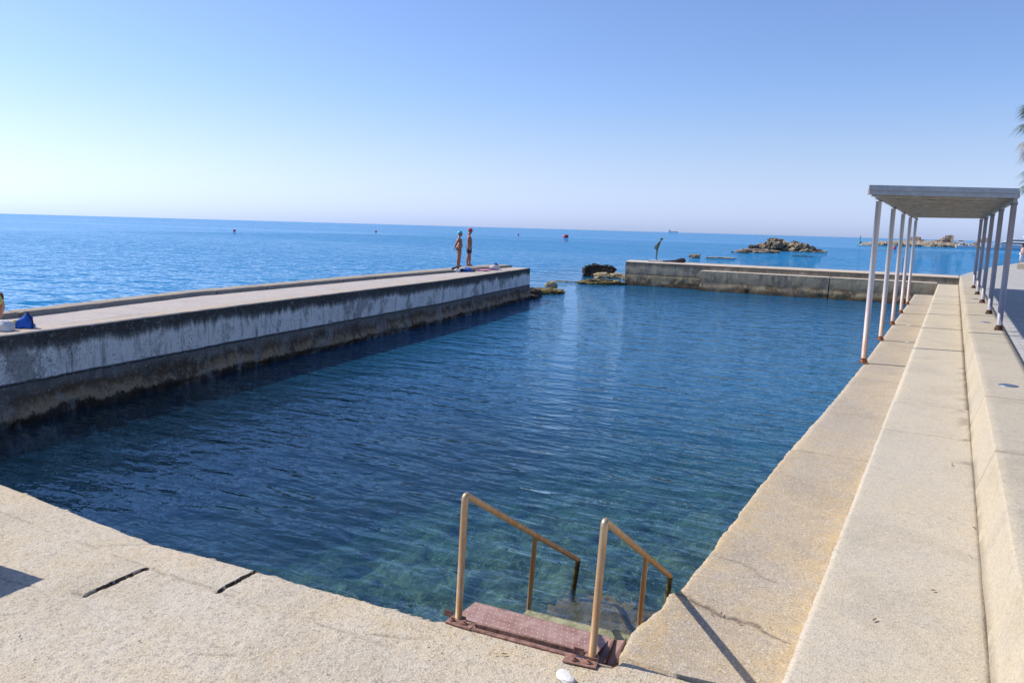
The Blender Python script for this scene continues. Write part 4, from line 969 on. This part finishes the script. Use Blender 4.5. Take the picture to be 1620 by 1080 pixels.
# cloth things: crumpled blobs, towels
def crumple(name, loc, size, mat, label, seed, rz=0, cat='bag', amp=.35, sub=4, parent=None, flat=.0):
    bm = bmesh.new(); bmesh.ops.create_icosphere(bm, subdivisions=sub, radius=1)
    off = Vector((seed*3.1, seed*1.7, seed*.9))
    for v in bm.verts:
        p = v.co.copy(); d = 1+amp*noise.fractal(p*1.6+off, 1, 2, 3) + amp*.6*(1-2*abs(noise.noise(p*3.2+off)))
        p = p*d; p.x *= size[0]; p.y *= size[1]; p.z = max(p.z, -.35)*size[2]; v.co = p
    for v in bm.verts: v.co.z += .35*size[2]
    o = frombm(name, bm, mat, parent, True); o.location = loc; o.rotation_euler = (0, 0, rz)
    if parent is None: tag(o, label, cat)
    return o
cl = lambda n, c, **k: mat_simple(n, c, .85, 0, .12, 9, .004, **k)
M_twhite = cl('white_cloth', (.62, .6, .6)); M_tblue = cl('blue_cloth', (.02, .12, .5)); M_tpink = cl('pink_cloth', (.55, .22, .3)); M_tblack = cl('black_cloth', (.02, .025, .03)); M_tsky = cl('light_blue_cloth', (.2, .45, .75)); M_tyel = cl('yellow_cloth', (.6, .5, .12))
crumple('towel', (-13.78, 6.72, 1.535), (.13, .15, .13), M_twhite, 'white towel heaped on the pier edge beside the seated person', 3, .3, 'towel', .18)
# blue beach bag at the left: triangular slumped bag with handle
def beach_bag():
    t = empty('beach_bag', (-13.92, 7.08, 1.535), R(32)); tag(t, 'slumped bright blue beach bag with yellow trim on the pier by the seated person', 'bag')
    bm = bmesh.new()
    A = [(-.20, -.10, 0), (.18, -.10, 0), (.18, .10, 0), (-.20, .10, 0)]; B = [(-.12, -.07, .10), (.15, -.06, .16), (.15, .06, .16), (-.12, .07, .10)]; Cc = [(.02, -.03, .18), (.10, -.02, .26), (.10, .02, .26), (.02, .03, .18)]
    rings = [[bm.verts.new(p) for p in q] for q in (A, B, Cc)]
    for a, b in zip(rings[:-1], rings[1:]):
        for i in range(4): bm.faces.new((a[i], a[(i+1) % 4], b[(i+1) % 4], b[i]))
    bm.faces.new(rings[-1]); bm.faces.new(rings[0][::-1]); bmesh.ops.recalc_face_normals(bm, faces=bm.faces)
    bmesh.ops.subdivide_edges(bm, edges=bm.edges, cuts=3, use_grid_fill=True)
    for v in bm.verts: v.co += Vector((1, 1, .6))*.018*noise.noise(v.co*14)
    frombm('bag_body', bm, M_tblue, t, True)
    bm = bmesh.new(); tube(bm, bend([(.19, -.02, .0), (.19, 0, .14), (.10, 0, .275)], .05), .012, 8); frombm('handle', bm, M_tblack, t)
    bm = bmesh.new(); box(bm, (-.06, -.085, .13), (.12, .02, .05), R(-8), bev=.006, M=Matrix.Rotation(R(-28), 4, 'Y') @ Matrix.Translation((.02, 0, -.0))); frombm('yellow_trim', bm, M_tyel, t)
    bm = bmesh.new(); box(bm, (-.14, -.115, .035), (.15, .02, .06), 0, bev=.008); frombm('side_panel', bm, M_tsky, t)
beach_bag()
crumple('towel', (-18.45, 27.2, 1.54), (.12, .11, .10), M_twhite, 'small white towel at the left of the pile by the standing woman', 5, .3, 'towel')
crumple('bag', (-18.35, 27.75, 1.54), (.22, .13, .13), M_tblue, 'blue beach bag in the pile by the standing woman', 6, .6, 'bag')
crumple('bag', (-18.65, 27.45, 1.54), (.2, .14, .15), M_tblack, 'black bag in the pile behind the blue beach bag', 8, .9, 'bag')
crumple('towel', (-18.46, 27.55, 1.66), (.15, .12, .05), M_twhite, 'white towel lying over the black and blue bags', 9, .4, 'towel')
crumple('sandal', (-18.15, 28.0, 1.54), (.11, .05, .04), M_tblack, 'black sandal right of the blue beach bag', 10, .7, 'sandal')
def flat_towel(name, loc, sx, sy, rz, mat, label):
    nx, ny = 24, 12; xs = np.linspace(-sx/2, sx/2, nx); ys = np.linspace(-sy/2, sy/2, ny); X, Y = np.meshgrid(xs, ys, indexing='ij')
    Z = .02+.03*np.abs(fbm(X*3, Y*3, 4, 3)); P = skirted(X, Y, Z, 0.0)
    o = gridmesh(name, P, mat); o.location = loc; o.rotation_euler = (0, 0, rz); tag(o, label, 'towel'); return o
flat_towel('towel', (-18.55, 29.6, 1.54), 1.8, .55, R(100), M_tpink, 'long pink towel spread flat on the pier deck')
crumple('bag', (-18.72, 30.75, 1.54), (.13, .3, .13), M_twhite, 'white slumped bag at the end of the pink towel', 12, -.1, 'bag', .25)
crumple('jacket', (-18.78, 30.95, 1.62), (.1, .13, .13), cl('navy_cloth', (.03, .04, .16)), 'navy garment bundled on top of the white slumped bag', 14, .3, 'clothing', .3)

# ------------------------------------------------------------------ statue on the breakwater
def statue():
    t = empty('statue', (-17.0, 48.6, 1.53), R(10)); tag(t, 'slim green bronze statue of a leaning figure with arms held back on a stone plinth', 'statue')
    J = {'pel': (-.02, 0, .80, (.12, .10)), 'bel': (.02, 0, .93, (.10, .09)), 'che': (.09, 0, 1.10, (.13, .11)), 'nk0': (.155, 0, 1.21, .045), 'nk': (.18, 0, 1.26, .036), 'hd': (.20, 0, 1.31, .06), 'hd2': (.215, 0, 1.37, .10), 'hd3': (.215, 0, 1.42, .085),
         'shl': (.10, .11, 1.17, .04), 'ell': (-.06, .14, .98, .03), 'wrl': (-.16, .09, .82, .02), 'hal': (-.19, .08, .74, .022), 'shr': (.10, -.11, 1.17, .04), 'elr': (-.06, -.14, .98, .03), 'wrr': (-.17, -.09, .82, .02), 'har': (-.2, -.08, .74, .022)}
    E = [('pel', 'bel'), ('bel', 'che'), ('che', 'nk0'), ('nk0', 'nk'), ('nk', 'hd'), ('hd', 'hd2'), ('hd2', 'hd3'), ('che', 'shl'), ('shl', 'ell'), ('ell', 'wrl'), ('wrl', 'hal'), ('che', 'shr'), ('shr', 'elr'), ('elr', 'wrr'), ('wrr', 'har')]
    for s, n in ((1, 'l'), (-1, 'r')):
        J['hp'+n] = (-.03, .05*s, .74, .062); J['kn'+n] = (-.03, .055*s, .42, .04); J['cf'+n] = (-.05, .055*s, .28, .036); J['an'+n] = (-.05, .05*s, .07, .024); J['to'+n] = (.05, .06*s, .02, .024)
        E += [('pel', 'hp'+n), ('hp'+n, 'kn'+n), ('kn'+n, 'cf'+n), ('cf'+n, 'an'+n), ('an'+n, 'to'+n)]
    ms = [skin_mesh(J, E), ball((.30, 0, 1.37), (.02, .014, .02), 8)]
    for s in (1, -1):
        for k in range(4): ms.append(skin_mesh({'a': (-.19, .08*s+(k-1.5)*.014, .75, .008), 'b': (-.205, .08*s+(k-1.5)*.016, .70, .006)}, [('a', 'b')], 1))
        ms.append(skin_mesh({'a': (-.18, .06*s, .76, .009), 'b': (-.165, .05*s, .72, .007)}, [('a', 'b')], 1))
    J = {'a': (.0, 0, .86, (.10, .09)), 'b': (-.04, 0, .76, (.115, .10)), 'c': (-.09, 0, .66, (.12, .11))}
    join_mesh('figure', ms, [M_bronze], t)
    join_mesh('blown_skirt', [skin_mesh(J, [('a', 'b'), ('b', 'c')])], [M_bronze], t)
    bm = bmesh.new(); box(bm, (.05, 0, -.02), (1.05, .7, .12), 0, bev=.01); o = frombm('plinth', bm, M_plinth, t); 
    for ch in t.children:
        ch.location.z = .085 if ch.name.startswith(('figure', 'blown')) else .05
    t.scale = (1.06, 1.06, 1.04)
statue()
def slab_fish():
    bm = bmesh.new()
    tube(bm, [(-.75, 0, .07), (-.3, 0, .08), (.1, .03, .11), (.4, .05, .16), (.62, .05, .15), (.74, .05, .1)], [.03, .05, .09, .15, .15, .06], 14)
    o = frombm('lying_sculpture', bm, M_black, None); o.location = (-15.75, 48.4, 1.535); o.rotation_euler = (0, 0, R(20))
    tag(o, 'dark elongated bronze form lying on the breakwater beside the statue', 'sculpture')
slab_fish()
def rod():
    bm = bmesh.new(); tube(bm, [(-2.36, 46.95, 1.52), (-2.37, 46.95, 2.45)], [.018, .012], 8); tag(frombm('thin_pole', bm, M_darkrust), 'thin dark pole standing on the breakwater behind the pergola posts', 'pole')
rod()

# ------------------------------------------------------------------ buoys, marker, ship
def buoy(loc, r, label, tall=1.25):
    t = empty('buoy', loc); tag(t, label, 'buoy', 'red buoys floating on the open sea')
    bm = bmesh.new(); tube(bm, [(0, 0, -.5*r), (0, 0, 0), (0, 0, .5*r), (0, 0, tall*r), (0, 0, (tall+.1)*r)], [.7*r, .95*r, r, .95*r, .8*r], 20); frombm('float', bm, M_red, t)
    bm = bmesh.new(); tube(bm, bend([(-.25*r, 0, (tall+.05)*r), (-.25*r, 0, (tall+.4)*r), (.25*r, 0, (tall+.4)*r), (.25*r, 0, (tall+.05)*r)], .1*r), .05*r, 8); frombm('ring', bm, M_darkrust, t)
buoy((-140.9, 288, 0), 1.15, 'largest red buoy on the sea right of the standing bathers', .9)
buoy((-194, 162.7, 0), .4, 'small red buoy far out on the left side of the sea')
buoy((-184.8, 325, 0), .45, 'tiny red buoy between the bathers and the largest buoy')
buoy((-220, 260.6, 0), .42, 'tiny red buoy left of the bathers near the horizon')
buoy((-17.1, 281.7, 0), .55, 'small red buoy seen between the pergola posts')
def marker():
    t = empty('channel_marker', (-46.3, 470, 0)); tag(t, 'green channel marker with a thin mast on the water left of the pergola', 'marker buoy')
    bm = bmesh.new(); tube(bm, [(0, 0, -.4), (0, 0, .9), (0, 0, 1.2)], [1.0, 1.0, .5], 16); frombm('float', bm, M_green, t)
    bm = bmesh.new(); tube(bm, [(0, 0, 1), (0, 0, 3.8)], [.22, .14], 10); tube(bm, [(0, 0, 3.8), (0, 0, 4.6)], [.45, .05], 10); frombm('mast', bm, M_green, t)
marker()
def ship():
    t = empty('cargo_ship', (-2815, 8548, 0), R(4)); tag(t, 'distant haze-pale cargo ship on the horizon', 'ship')
    g = mat_simple('hazed_ship', (.42, .52, .68), .9, 0, .05, .01)  # distance haze is mixed into this pale blue colour
    bm = bmesh.new(); prism(bm, [(-52, -8), (44, -8), (56, 0), (44, 8), (-52, 8)], 0, 13); frombm('hull', bm, g, t)
    bm = bmesh.new(); box(bm, (-42, 0, 20), (13, 13, 15)); box(bm, (-42, 0, 30), (8, 9, 6)); frombm('bridge', bm, g, t)
    bm = bmesh.new()
    for x in (-20, 5, 30): box(bm, (x, 0, 17), (1.6, 1.6, 9))
    frombm('deck_cranes', bm, g, t)
ship()

# ------------------------------------------------------------------ headland, ruins, harbour, yacht
def headland():
    xs = np.linspace(-40, 60, 260); ys = np.linspace(0, 46, 40)
    X, V = np.meshgrid(xs, ys, indexing='ij')
    shore = np.interp(xs, [-40, -34, -22, -6, 6, 20, 60], [392, 400, 416, 424, 432, 438, 440])[:, None]
    Y = shore + V
    crest = np.interp(xs, [-40, -37, -30, -20, -10, 8, 20, 60], [.1, 1.0, 1.7, 2.2, 2.4, 1.6, 1.3, 1.2])[:, None]
    prof_ = np.clip(V/5, 0, 1)**.6
    Z = -1 + (crest+1)*prof_ + (.5*fbm(X*.5, Y*.5, 3, 4) + .7*fbm(X*1.6, Y*1.6, 8, 3))*prof_ 
    tag(gridmesh('headland', np.stack([X, Y, Z], -1), M_sand), kind='structure')
headland()
def block_ruin(name, x0, x1, y, z0, hs, label, depth=9, seed=1, cat='ruin', windows=0):
    """stepped broken masonry block: heights hs along its length"""
    t = empty(name, ((x0+x1)/2, y, 0)); tag(t, label, cat)
    bm = bmesh.new(); n = len(hs); w_ = (x1-x0)/n; cx = (x0+x1)/2; rr = random.Random(seed)
    for i, h in enumerate(hs):
        box(bm, (x0-cx+w_*(i+.5), depth/2+rr.uniform(-.3, .3), (z0+h)/2), (w_*1.0-.004*(i % 2), depth*rr.uniform(.8, 1), h-z0))
    bmesh.ops.subdivide_edges(bm, edges=bm.edges, cuts=3, use_grid_fill=True)
    for v in bm.verts: v.co += Vector((.22*noise.noise(v.co*1.3), .2*noise.noise(v.co*1.1+Vector((3, 3, 3))), (.3 if v.co.z > z0+.5 else 0)*noise.noise(v.co*1.7+Vector((9, 1, 1)))))
    frombm('walls', bm, M_ruin, t)
    for k in range(windows):
        bm = bmesh.new(); box(bm, (x0-cx+(x1-x0)*(k+.7)/(windows+.4), -.1, z0+1.3), (.5, .5, .9)); frombm('opening', bm, M_glass, t)
block_ruin('castle_ruin', -9.2, -.9, 434, 1.5, [3.4, 3.0, 4.0, 4.6, 5.6, 5.9, 5.7], 'large blocky brown castle ruin on the headland', seed=3, windows=3)
block_ruin('ruined_building', -20.8, -13.5, 428, 1.5, [2.6, 4.4, 4.7, 4.4, 3.2], 'rounded brown ruin at the left of the headland', 7, 5)
block_ruin('ruined_building', 7.8, 13.6, 438, 1.2, [2.6, 3.4, 4.4, 3.4, 5.0], 'ragged brown ruin with a gap at the right of the castle ruin', 6, 8, windows=1)
def shore_rocks():
    r3 = random.Random(9)
    protos = [rock_mesh(300+i, (1, 1, .7), .4, 2) for i in range(4)]
    for i, p in enumerate(protos): p.materials.append([M_rock_brown, M_rock_dark, M_rock_pale, M_rock_dark][i])
    for k in range(80):
        x = r3.uniform(-30, 22); sh = np.interp(x, [-40, -34, -22, -6, 6, 20, 60], [392, 400, 416, 424, 432, 438, 440])
        o = bpy.data.objects.new('boulder', protos[k % 4]); COL.objects.link(o)
        s = r3.uniform(.35, .85); o.location = (x, sh+r3.uniform(-.5, 2.0), r3.uniform(-.1, .7)); o.scale = (s*1.4, s, s); o.rotation_euler = (0, 0, r3.uniform(0, 6))
        tag(o, 'shoreline boulder at the foot of the headland', 'boulder', 'boulders along the headland shore')
shore_rocks()
def motor_boat(x, y, L, label, rz=0.0, col=M_white):
    t = empty('boat', (x, y, 0), rz); tag(t, label, 'boat')
    bm = bmesh.new(); n = 10
    rows = []
    for i in range(n+1):
        u = i/n; wd = L*.16*(1-max(0, (u-.55)/.45)**2)+.02; zt = .9+.5*u*u
        rows.append([bm.verts.new(((u-.5)*L, s*wd*k, z)) for s, k, z in ((-1, .6, -.3), (-1, 1, zt), (1, 1, zt), (1, .6, -.3))])
    for a, b in zip(rows[:-1], rows[1:]):
        for i in range(4): bm.faces.new((a[i], a[(i+1) % 4], b[(i+1) % 4], b[i]))
    bm.faces.new(rows[0]); bm.faces.new(rows[-1][::-1]); bmesh.ops.recalc_face_normals(bm, faces=bm.faces)
    frombm('hull', bm, col, t)
    bm = bmesh.new(); box(bm, (-L*.05, 0, 1.5), (L*.4, L*.2, 1.0), 0, bev=.15); frombm('cabin', bm, M_white, t)
    bm = bmesh.new(); box(bm, (-L*.04, 0, 1.6), (L*.405, L*.205, .35)); frombm('cabin_window', bm, M_glass, t)
motor_boat(-.5+3.2, 425.5, 4.5, 'white motor boat moored right below the castle ruin', .2)
motor_boat(6.6, 428, 4.0, 'small white boat moored in front of the ragged ruin', .1)
motor_boat(17.0, 430, 5.0, 'dark hulled work boat moored along the harbour quay', .1, M_tblack)
motor_boat(22.2, 436, 4.2, 'white boat moored by the harbour quay near the yacht bow', .1)
def van(x, y, z, label, s=1.0, rz=0):
    t = empty('parked_van', (x, y, z), rz); tag(t, label, 'van')
    bm = bmesh.new(); prism(bm, [(-2.2, 0), (2.3, 0), (2.3, .8), (1.6, 1.0), (1.1, 1.75), (-2.2, 1.8)], -.85, .85)
    bmesh.ops.transform(bm, matrix=Matrix.Translation((0, 0, .35)) @ Matrix.Rotation(R(90), 4, 'X'), verts=bm.verts); frombm('body', bm, M_white, t)
    bm = bmesh.new(); box(bm, (-.2, -.86, 1.65), (2.6, .03, .45)); frombm('side_window', bm, M_glass, t)
    for wx in (-1.4, 1.5):
        bm = bmesh.new(); tube(bm, [(wx, -.9, .36), (wx, .9, .36)], .36, 14); frombm('wheel', bm, M_tblack, t)
    t.scale = (s, s, s)
van(2.6, 434, 1.7, 'white van parked on the quay just right of the castle ruin', .85)
van(18.6, 440, 1.2, 'white van parked on the harbour quay farther right', .85)
def quay_building(x, y, w_, h, label, z=1.0):
    t = empty('harbour_building', (x, y, z)); tag(t, label, 'building')
    bm = bmesh.new(); box(bm, (0, 2, h/2), (w_, 4, h)); frombm('wall', bm, M_white, t)
    bm = bmesh.new(); box(bm, (0, 2, h+.1), (w_+.3, 4.3, .2)); frombm('roof', bm, M_ruin, t)
    for k in range(int(w_)):
        bm = bmesh.new(); box(bm, (-w_/2+.7+k, -.01, h*.55), (.5, .06, h*.35)); frombm('window', bm, M_glass, t)
quay_building(20.6, 443, 3.6, 1.5, 'low white harbour building with a row of windows')
quay_building(12.0, 442, 5.0, .9, 'very low pale shed on the quay behind the work boat')
def yacht():
    t = empty('motor_yacht', (25.1, 400, 0), R(0)); t.scale = (1.5, 1.2, 1.05); tag(t, 'big white motor yacht with stacked decks moored behind the pergola', 'yacht')
    L = 17.5; n = 24; rows = []
    bm = bmesh.new()
    for i in range(n+1):
        u = i/n    # u = 0 at the bow (left)
        wd = 2.1*min(1, (u/.35)**.7+.02); zt = 1.75+1.0*(1-u)**1.6; rake = -.9*(1-u)**2
        rows.append([bm.verts.new((u*L-L*.62+dx*(1 if u < .4 else 0), s*wd*k, z)) for s, k, z, dx in ((-1, .55, -.4, 1.6*(1-u/.4)), (-1, .85, .6, .9*(1-u/.4)), (-1, 1, zt, 0), (1, 1, zt, 0), (1, .85, .6, .9*(1-u/.4)), (1, .55, -.4, 1.6*(1-u/.4)))])
    for a, b in zip(rows[:-1], rows[1:]):
        for i in range(6): bm.faces.new((a[i], a[(i+1) % 6], b[(i+1) % 6], b[i]))
    bm.faces.new(rows[0]); bm.faces.new(rows[-1][::-1]); bmesh.ops.recalc_face_normals(bm, faces=bm.faces)
    frombm('hull', bm, M_yhull, t)
    def deckhouse(name, x0, x1, z0, z1, wd, slope, mat):
        bm = bmesh.new(); pts = [(x0, z0), (x1, z0), (x1-.2, z1), (x0+slope, z1)]
        prism(bm, pts, -wd, wd); bmesh.ops.transform(bm, matrix=Matrix.Rotation(R(90), 4, 'X'), verts=bm.verts); return frombm(name, bm, mat, t)
    deckhouse('main_deck', -7.0, 5.5, 1.8, 3.15, 1.8, 2.4, M_white); deckhouse('main_window', -5.6, 4.6, 2.35, 2.85, 1.83, .9, M_glass)
    deckhouse('upper_deck', -4.6, 3.6, 3.2, 4.35, 1.55, 1.8, M_white); deckhouse('upper_window', -3.6, 2.8, 3.6, 4.05, 1.58, .7, M_glass)
    deckhouse('flybridge', -2.2, 2.8, 4.4, 4.95, 1.3, .9, M_white)
    bm = bmesh.new(); prism(bm, [(.2, 4.9), (1.6, 4.9), (.9, 5.7), (.3, 5.7)], -1.2, 1.2); bmesh.ops.transform(bm, matrix=Matrix.Rotation(R(90), 4, 'X'), verts=bm.verts); frombm('radar_arch', bm, M_white, t)
    bm = bmesh.new(); tube(bm, [(.6, 0, 5.6), (.6, 0, 7.6)], .05, 6); frombm('mast', bm, M_white, t)
M_yhull = mat_simple('yacht_hull', (.62, .68, .72), .35, 0, .05, .3)
yacht()

# ------------------------------------------------------------------ promenade things at the right edge
def bench_block():
    bm = bmesh.new(); box(bm, (6.75, 66.3, 1.76), (5.2, 2.6, .38), R(-8), bev=.02)
    tag(frombm('concrete_bench', bm, M_kerb), 'low wide concrete platform bench on the far promenade', 'bench')
bench_block()
def walker(loc, rz):
    t = empty('person', loc, rz); tag(t, 'dark haired person in white top and trousers walking on the far promenade', 'person')
    J = {'pel': (0, 0, .90, (.14, .11)), 'che': (.01, 0, 1.25, (.15, .11)), 'nk0': (0, 0, 1.40, .075), 'nk': (.01, 0, 1.46, .05), 'hd': (.03, 0, 1.53, .055),
         'shl': (0, .16, 1.36, .055), 'ell': (-.04, .21, 1.10, .04), 'wrl': (.08, .2, .90, .028), 'shr': (0, -.16, 1.36, .055), 'elr': (-.03, -.21, 1.10, .04), 'wrr': (.06, -.2, .88, .028),
         'hpl': (0, .08, .84, .09), 'knl': (.12, .09, .48, .06), 'anl': (.06, .09, .09, .036), 'tol': (.2, .1, .03, .032), 'hpr': (0, -.08, .84, .09), 'knr': (-.02, -.09, .47, .06), 'anr': (-.18, -.09, .12, .036), 'tor': (-.06, -.1, .03, .032)}
    E = [('pel', 'che'), ('che', 'nk0'), ('nk0', 'nk'), ('nk', 'hd'), ('che', 'shl'), ('shl', 'ell'), ('ell', 'wrl'), ('che', 'shr'), ('shr', 'elr'), ('elr', 'wrr'), ('pel', 'hpl'), ('hpl', 'knl'), ('knl', 'anl'), ('anl', 'tol'), ('pel', 'hpr'), ('hpr', 'knr'), ('knr', 'anr'), ('anr', 'tor')]
    sk, ey = head_parts((.04, 0, 1.585), .97)
    ms = [skin_mesh(J, E)] + sk + hand((.08, .2, .89), (.2, 0, -1), (0, -1, 0), 1, .9) + hand((.06, -.2, .87), (.2, 0, -1), (0, 1, 0), -1, .9)
    join_mesh('body', ms+ey, [M_skin2, M_eye], t, [0]*len(ms)+[1, 1])
    J = {'a': (0, 0, .93, (.155, .125)), 'b': (.01, 0, 1.25, (.162, .125)), 'c': (.0, 0, 1.37, (.11, .09)), 'l': (0, .15, 1.35, .068), 'r': (0, -.15, 1.35, .068)}
    join_mesh('white_top', [skin_mesh(J, [('a', 'b'), ('b', 'c'), ('b', 'l'), ('b', 'r')])], [M_twhite], t)
    J = {'p': (0, 0, .90, (.15, .12)), 'hl': (0, .085, .83, .105), 'kl': (.12, .09, .48, .085), 'al': (.07, .09, .16, .075), 'hr': (0, -.085, .83, .105), 'kr': (-.02, -.09, .47, .085), 'ar': (-.15, -.09, .18, .075)}
    join_mesh('white_trousers', [skin_mesh(J, [('p', 'hl'), ('hl', 'kl'), ('kl', 'al'), ('p', 'hr'), ('hr', 'kr'), ('kr', 'ar')])], [M_twhite], t)
    join_mesh('hair', [ball((.02, 0, 1.63), (.105, .092, .10)), ball((-.06, 0, 1.56), (.05, .07, .09))], [M_hair], t)
walker((5.42, 84.2, 1.573), R(200))
def backpack():
    t = empty('backpack', (1.62, 18.9, 1.573), R(20)); tag(t, 'dark purple backpack on the promenade paving at the right edge', 'backpack')
    o = crumple('pack_body', (0, 0, .0), (.14, .11, .24), cl('purple_cloth', (.09, .03, .13)), None, 21, 0, parent=t, amp=.1)
    o = crumple('front_pocket', (0, -.10, .0), (.10, .06, .12), M_tpink, None, 22, 0, parent=t, amp=.08)
backpack()
for k, (x, y) in enumerate(((.80, 11.93), (.80, 21.0), (.74, 29.2))):
    bm = bmesh.new(); tube(bm, [(0, 0, 0), (0, 0, .006), (0, 0, .008)], [.115, .115, .105], 28)
    for q in range(6): tube(bm, [(.07*math.cos(q*1.047), .07*math.sin(q*1.047), .008), (.07*math.cos(q*1.047), .07*math.sin(q*1.047), .011)], .008, 6)
    o = frombm('drain_cover', bm, M_disc); o.location = (x, y, Cz+.001)
    tag(o, ['round blue grey steel cover nearest the camera in the kerb top', 'round steel cover in the kerb top beside the first pergola posts', 'farthest round steel cover in the kerb top under the pergola'][k], 'cover', 'round steel covers set in the kerb')
# litter and small stones
def bit(name, loc, s, mat, label, cat, group=None, seed=1, rz=0.0):
    me = rock_mesh(seed, s, .25, 2); o = link(name, me, mat); o.location = loc; o.rotation_euler = (0, 0, rz); tag(o, label, cat, group); return o
M_wstone = mat_simple('white_stone', (.62, .61, .58), .7, 0, .06, 8, .004)
bit('white_stone', (-1.80, 3.90, Lz+.02), (.075, .042, .018), M_wstone, 'white angular stone on the deck in front of the rusty steps', 'stone', seed=61, rz=-.4)
for k, (x, y, z) in enumerate(((.27, 24.0, Mz), (.27, 28.5, Mz), (.28, 33.6, Mz), (-.84, 22.5, Lz), (-1.0, 26.9, Lz))):
    bit('white_pebble', (x, y, z+.008), (.05, .04, .008), M_wstone, ['white chip on the middle step, nearest of the three', 'white chip on the middle step, second of the three', 'white chip on the middle step, farthest of the three', 'white chip on the lower walkway beside the second left post', 'white chip on the lower walkway beside the third left post'][k], 'stone', 'white chips on the steps', 70+k)
M_leaf = mat_simple('dry_leaf', (.16, .07, .035), .8, 0, .4, 20)
r4 = random.Random(3)
leaf = bmesh.new(); vs = [leaf.verts.new(p) for p in ((-.03, 0, 0), (-.01, -.010, .004), (.02, -.007, .008), (.034, 0, .012), (.018, .009, .006), (-.012, .011, .002))]; leaf.faces.new(vs)
lm = bpy.data.meshes.new('dry_leaf'); leaf.to_mesh(lm); leaf.free(); lm.materials.append(M_leaf)
sp_ = [(-1.15+r4.uniform(-.25, .3), 5.2+r4.uniform(-.05, .08), Lz) for _ in range(8)] + [(-.62+r4.uniform(0, .03), 4.7+r4.uniform(0, .5), Lz) for _ in range(4)] + \
      [(.34+r4.uniform(-.04, .03), r4.uniform(6, 16), Mz) for _ in range(14)] + [(r4.uniform(-.4, .3), r4.uniform(4.6, 9), Mz) for _ in range(8)] + [(-2.25, 3.93, Lz), (-2.3, 3.9, Lz), (-4.6, 3.05, Lz), (-5.0, 2.4, Lz)]
for (x, y, z) in sp_:
    o = bpy.data.objects.new('dry_leaf', lm); COL.objects.link(o); o.location = (x, y, z+.010); o.rotation_euler = (r4.uniform(-.1, .1), 0, r4.uniform(0, 6)); s = r4.uniform(.3, .8); o.scale = (s, s, s)
    tag(o, 'tiny brown dry leaf scrap lying on the concrete', 'leaf', 'dry leaf scraps on the concrete')
# out of frame on the left: unseen concrete block added to cast the corner shadow
def shadow_block():
    bm = bmesh.new(); box(bm, (-7.18, 2.42, Lz+.32), (1.7, .62, .66), R(6), bev=.02)
    tag(frombm('shadow_caster_block', bm, M_kerb), 'plain concrete block added outside the left edge to cast the corner shadow', 'bench')
shadow_block()

# ------------------------------------------------------------------ palms
def palm(loc, h, seed, label, crown=2.2, lean=0):
    t = empty('palm_tree', loc); tag(t, label, 'palm tree'); rr = random.Random(seed)
    bm = bmesh.new(); pts = [(0.08*math.sin(k*.6)-lean*(k/14)**1.6, .05*math.cos(k*.5), h*k/14) for k in range(15)]
    tube(bm, pts, [.24-.08*k/14+.012*(k % 2) for k in range(15)], 14); frombm('trunk', bm, mat_simple('palm_bark', (.16, .115, .08), .9, 0, .3, 9, .02), t)
    for dead in (0, 1):
        bm = bmesh.new(); n = 42 if not dead else 16
        for k in range(n):
            az = rr.uniform(0, 2*math.pi); el = rr.uniform(-.35, 1.2) if not dead else rr.uniform(-1.2, -.5)
            st = rr.uniform(.9, 1.25)*crown*.48; d = Vector((math.cos(az)*math.cos(el), math.sin(az)*math.cos(el), math.sin(el)))
            base = Vector((pts[-1][0], pts[-1][1], h-.1-(.5*dead))); tip = base+d*st; tip.z -= .12
            side = d.cross(Vector((0, 0, 1))).normalized(); up = side.cross(d).normalized()
            q = [base-side*.02, base+side*.02, tip+side*.012, tip-side*.012]; bm.faces.new([bm.verts.new(p) for p in q])
            nl = 22; ll = crown*.50*rr.uniform(.85, 1.1)
            for j in range(nl):
                a = (j/(nl-1)-.5)*R(230); dd = (d*math.cos(a)+side*math.sin(a)).normalized(); wv = (side*math.cos(a)-d*math.sin(a))*.028
                m1_ = tip+dd*ll*.55+up*.04; e_ = tip+dd*ll*rr.uniform(.9, 1.08)+Vector((0, 0, -ll*rr.uniform(.22, .5)))
                v = [bm.verts.new(p) for p in (tip, m1_-wv, e_, m1_+wv)]; bm.faces.new(v)
        frombm('dead_fronds' if dead else 'crown', bm, mat_simple('dead_palm_frond' if dead else 'palm_frond', (.30, .20, .10) if dead else (.045, .085, .02), .7, 0, .35, 3, c2=(.36, .26, .12) if dead else (.10, .14, .035)), t)
palm((6.1, 58.5, 1.57), 9.7, 4, 'taller palm tree at the right edge with its crown above the pergola', 2.5, 1.6)
palm((5.75, 51.0, 1.57), 5.6, 9, 'shorter palm tree at the right edge with its crown beside the pergola roof', 2.3, 1.1)
print('objects', len(bpy.data.objects))
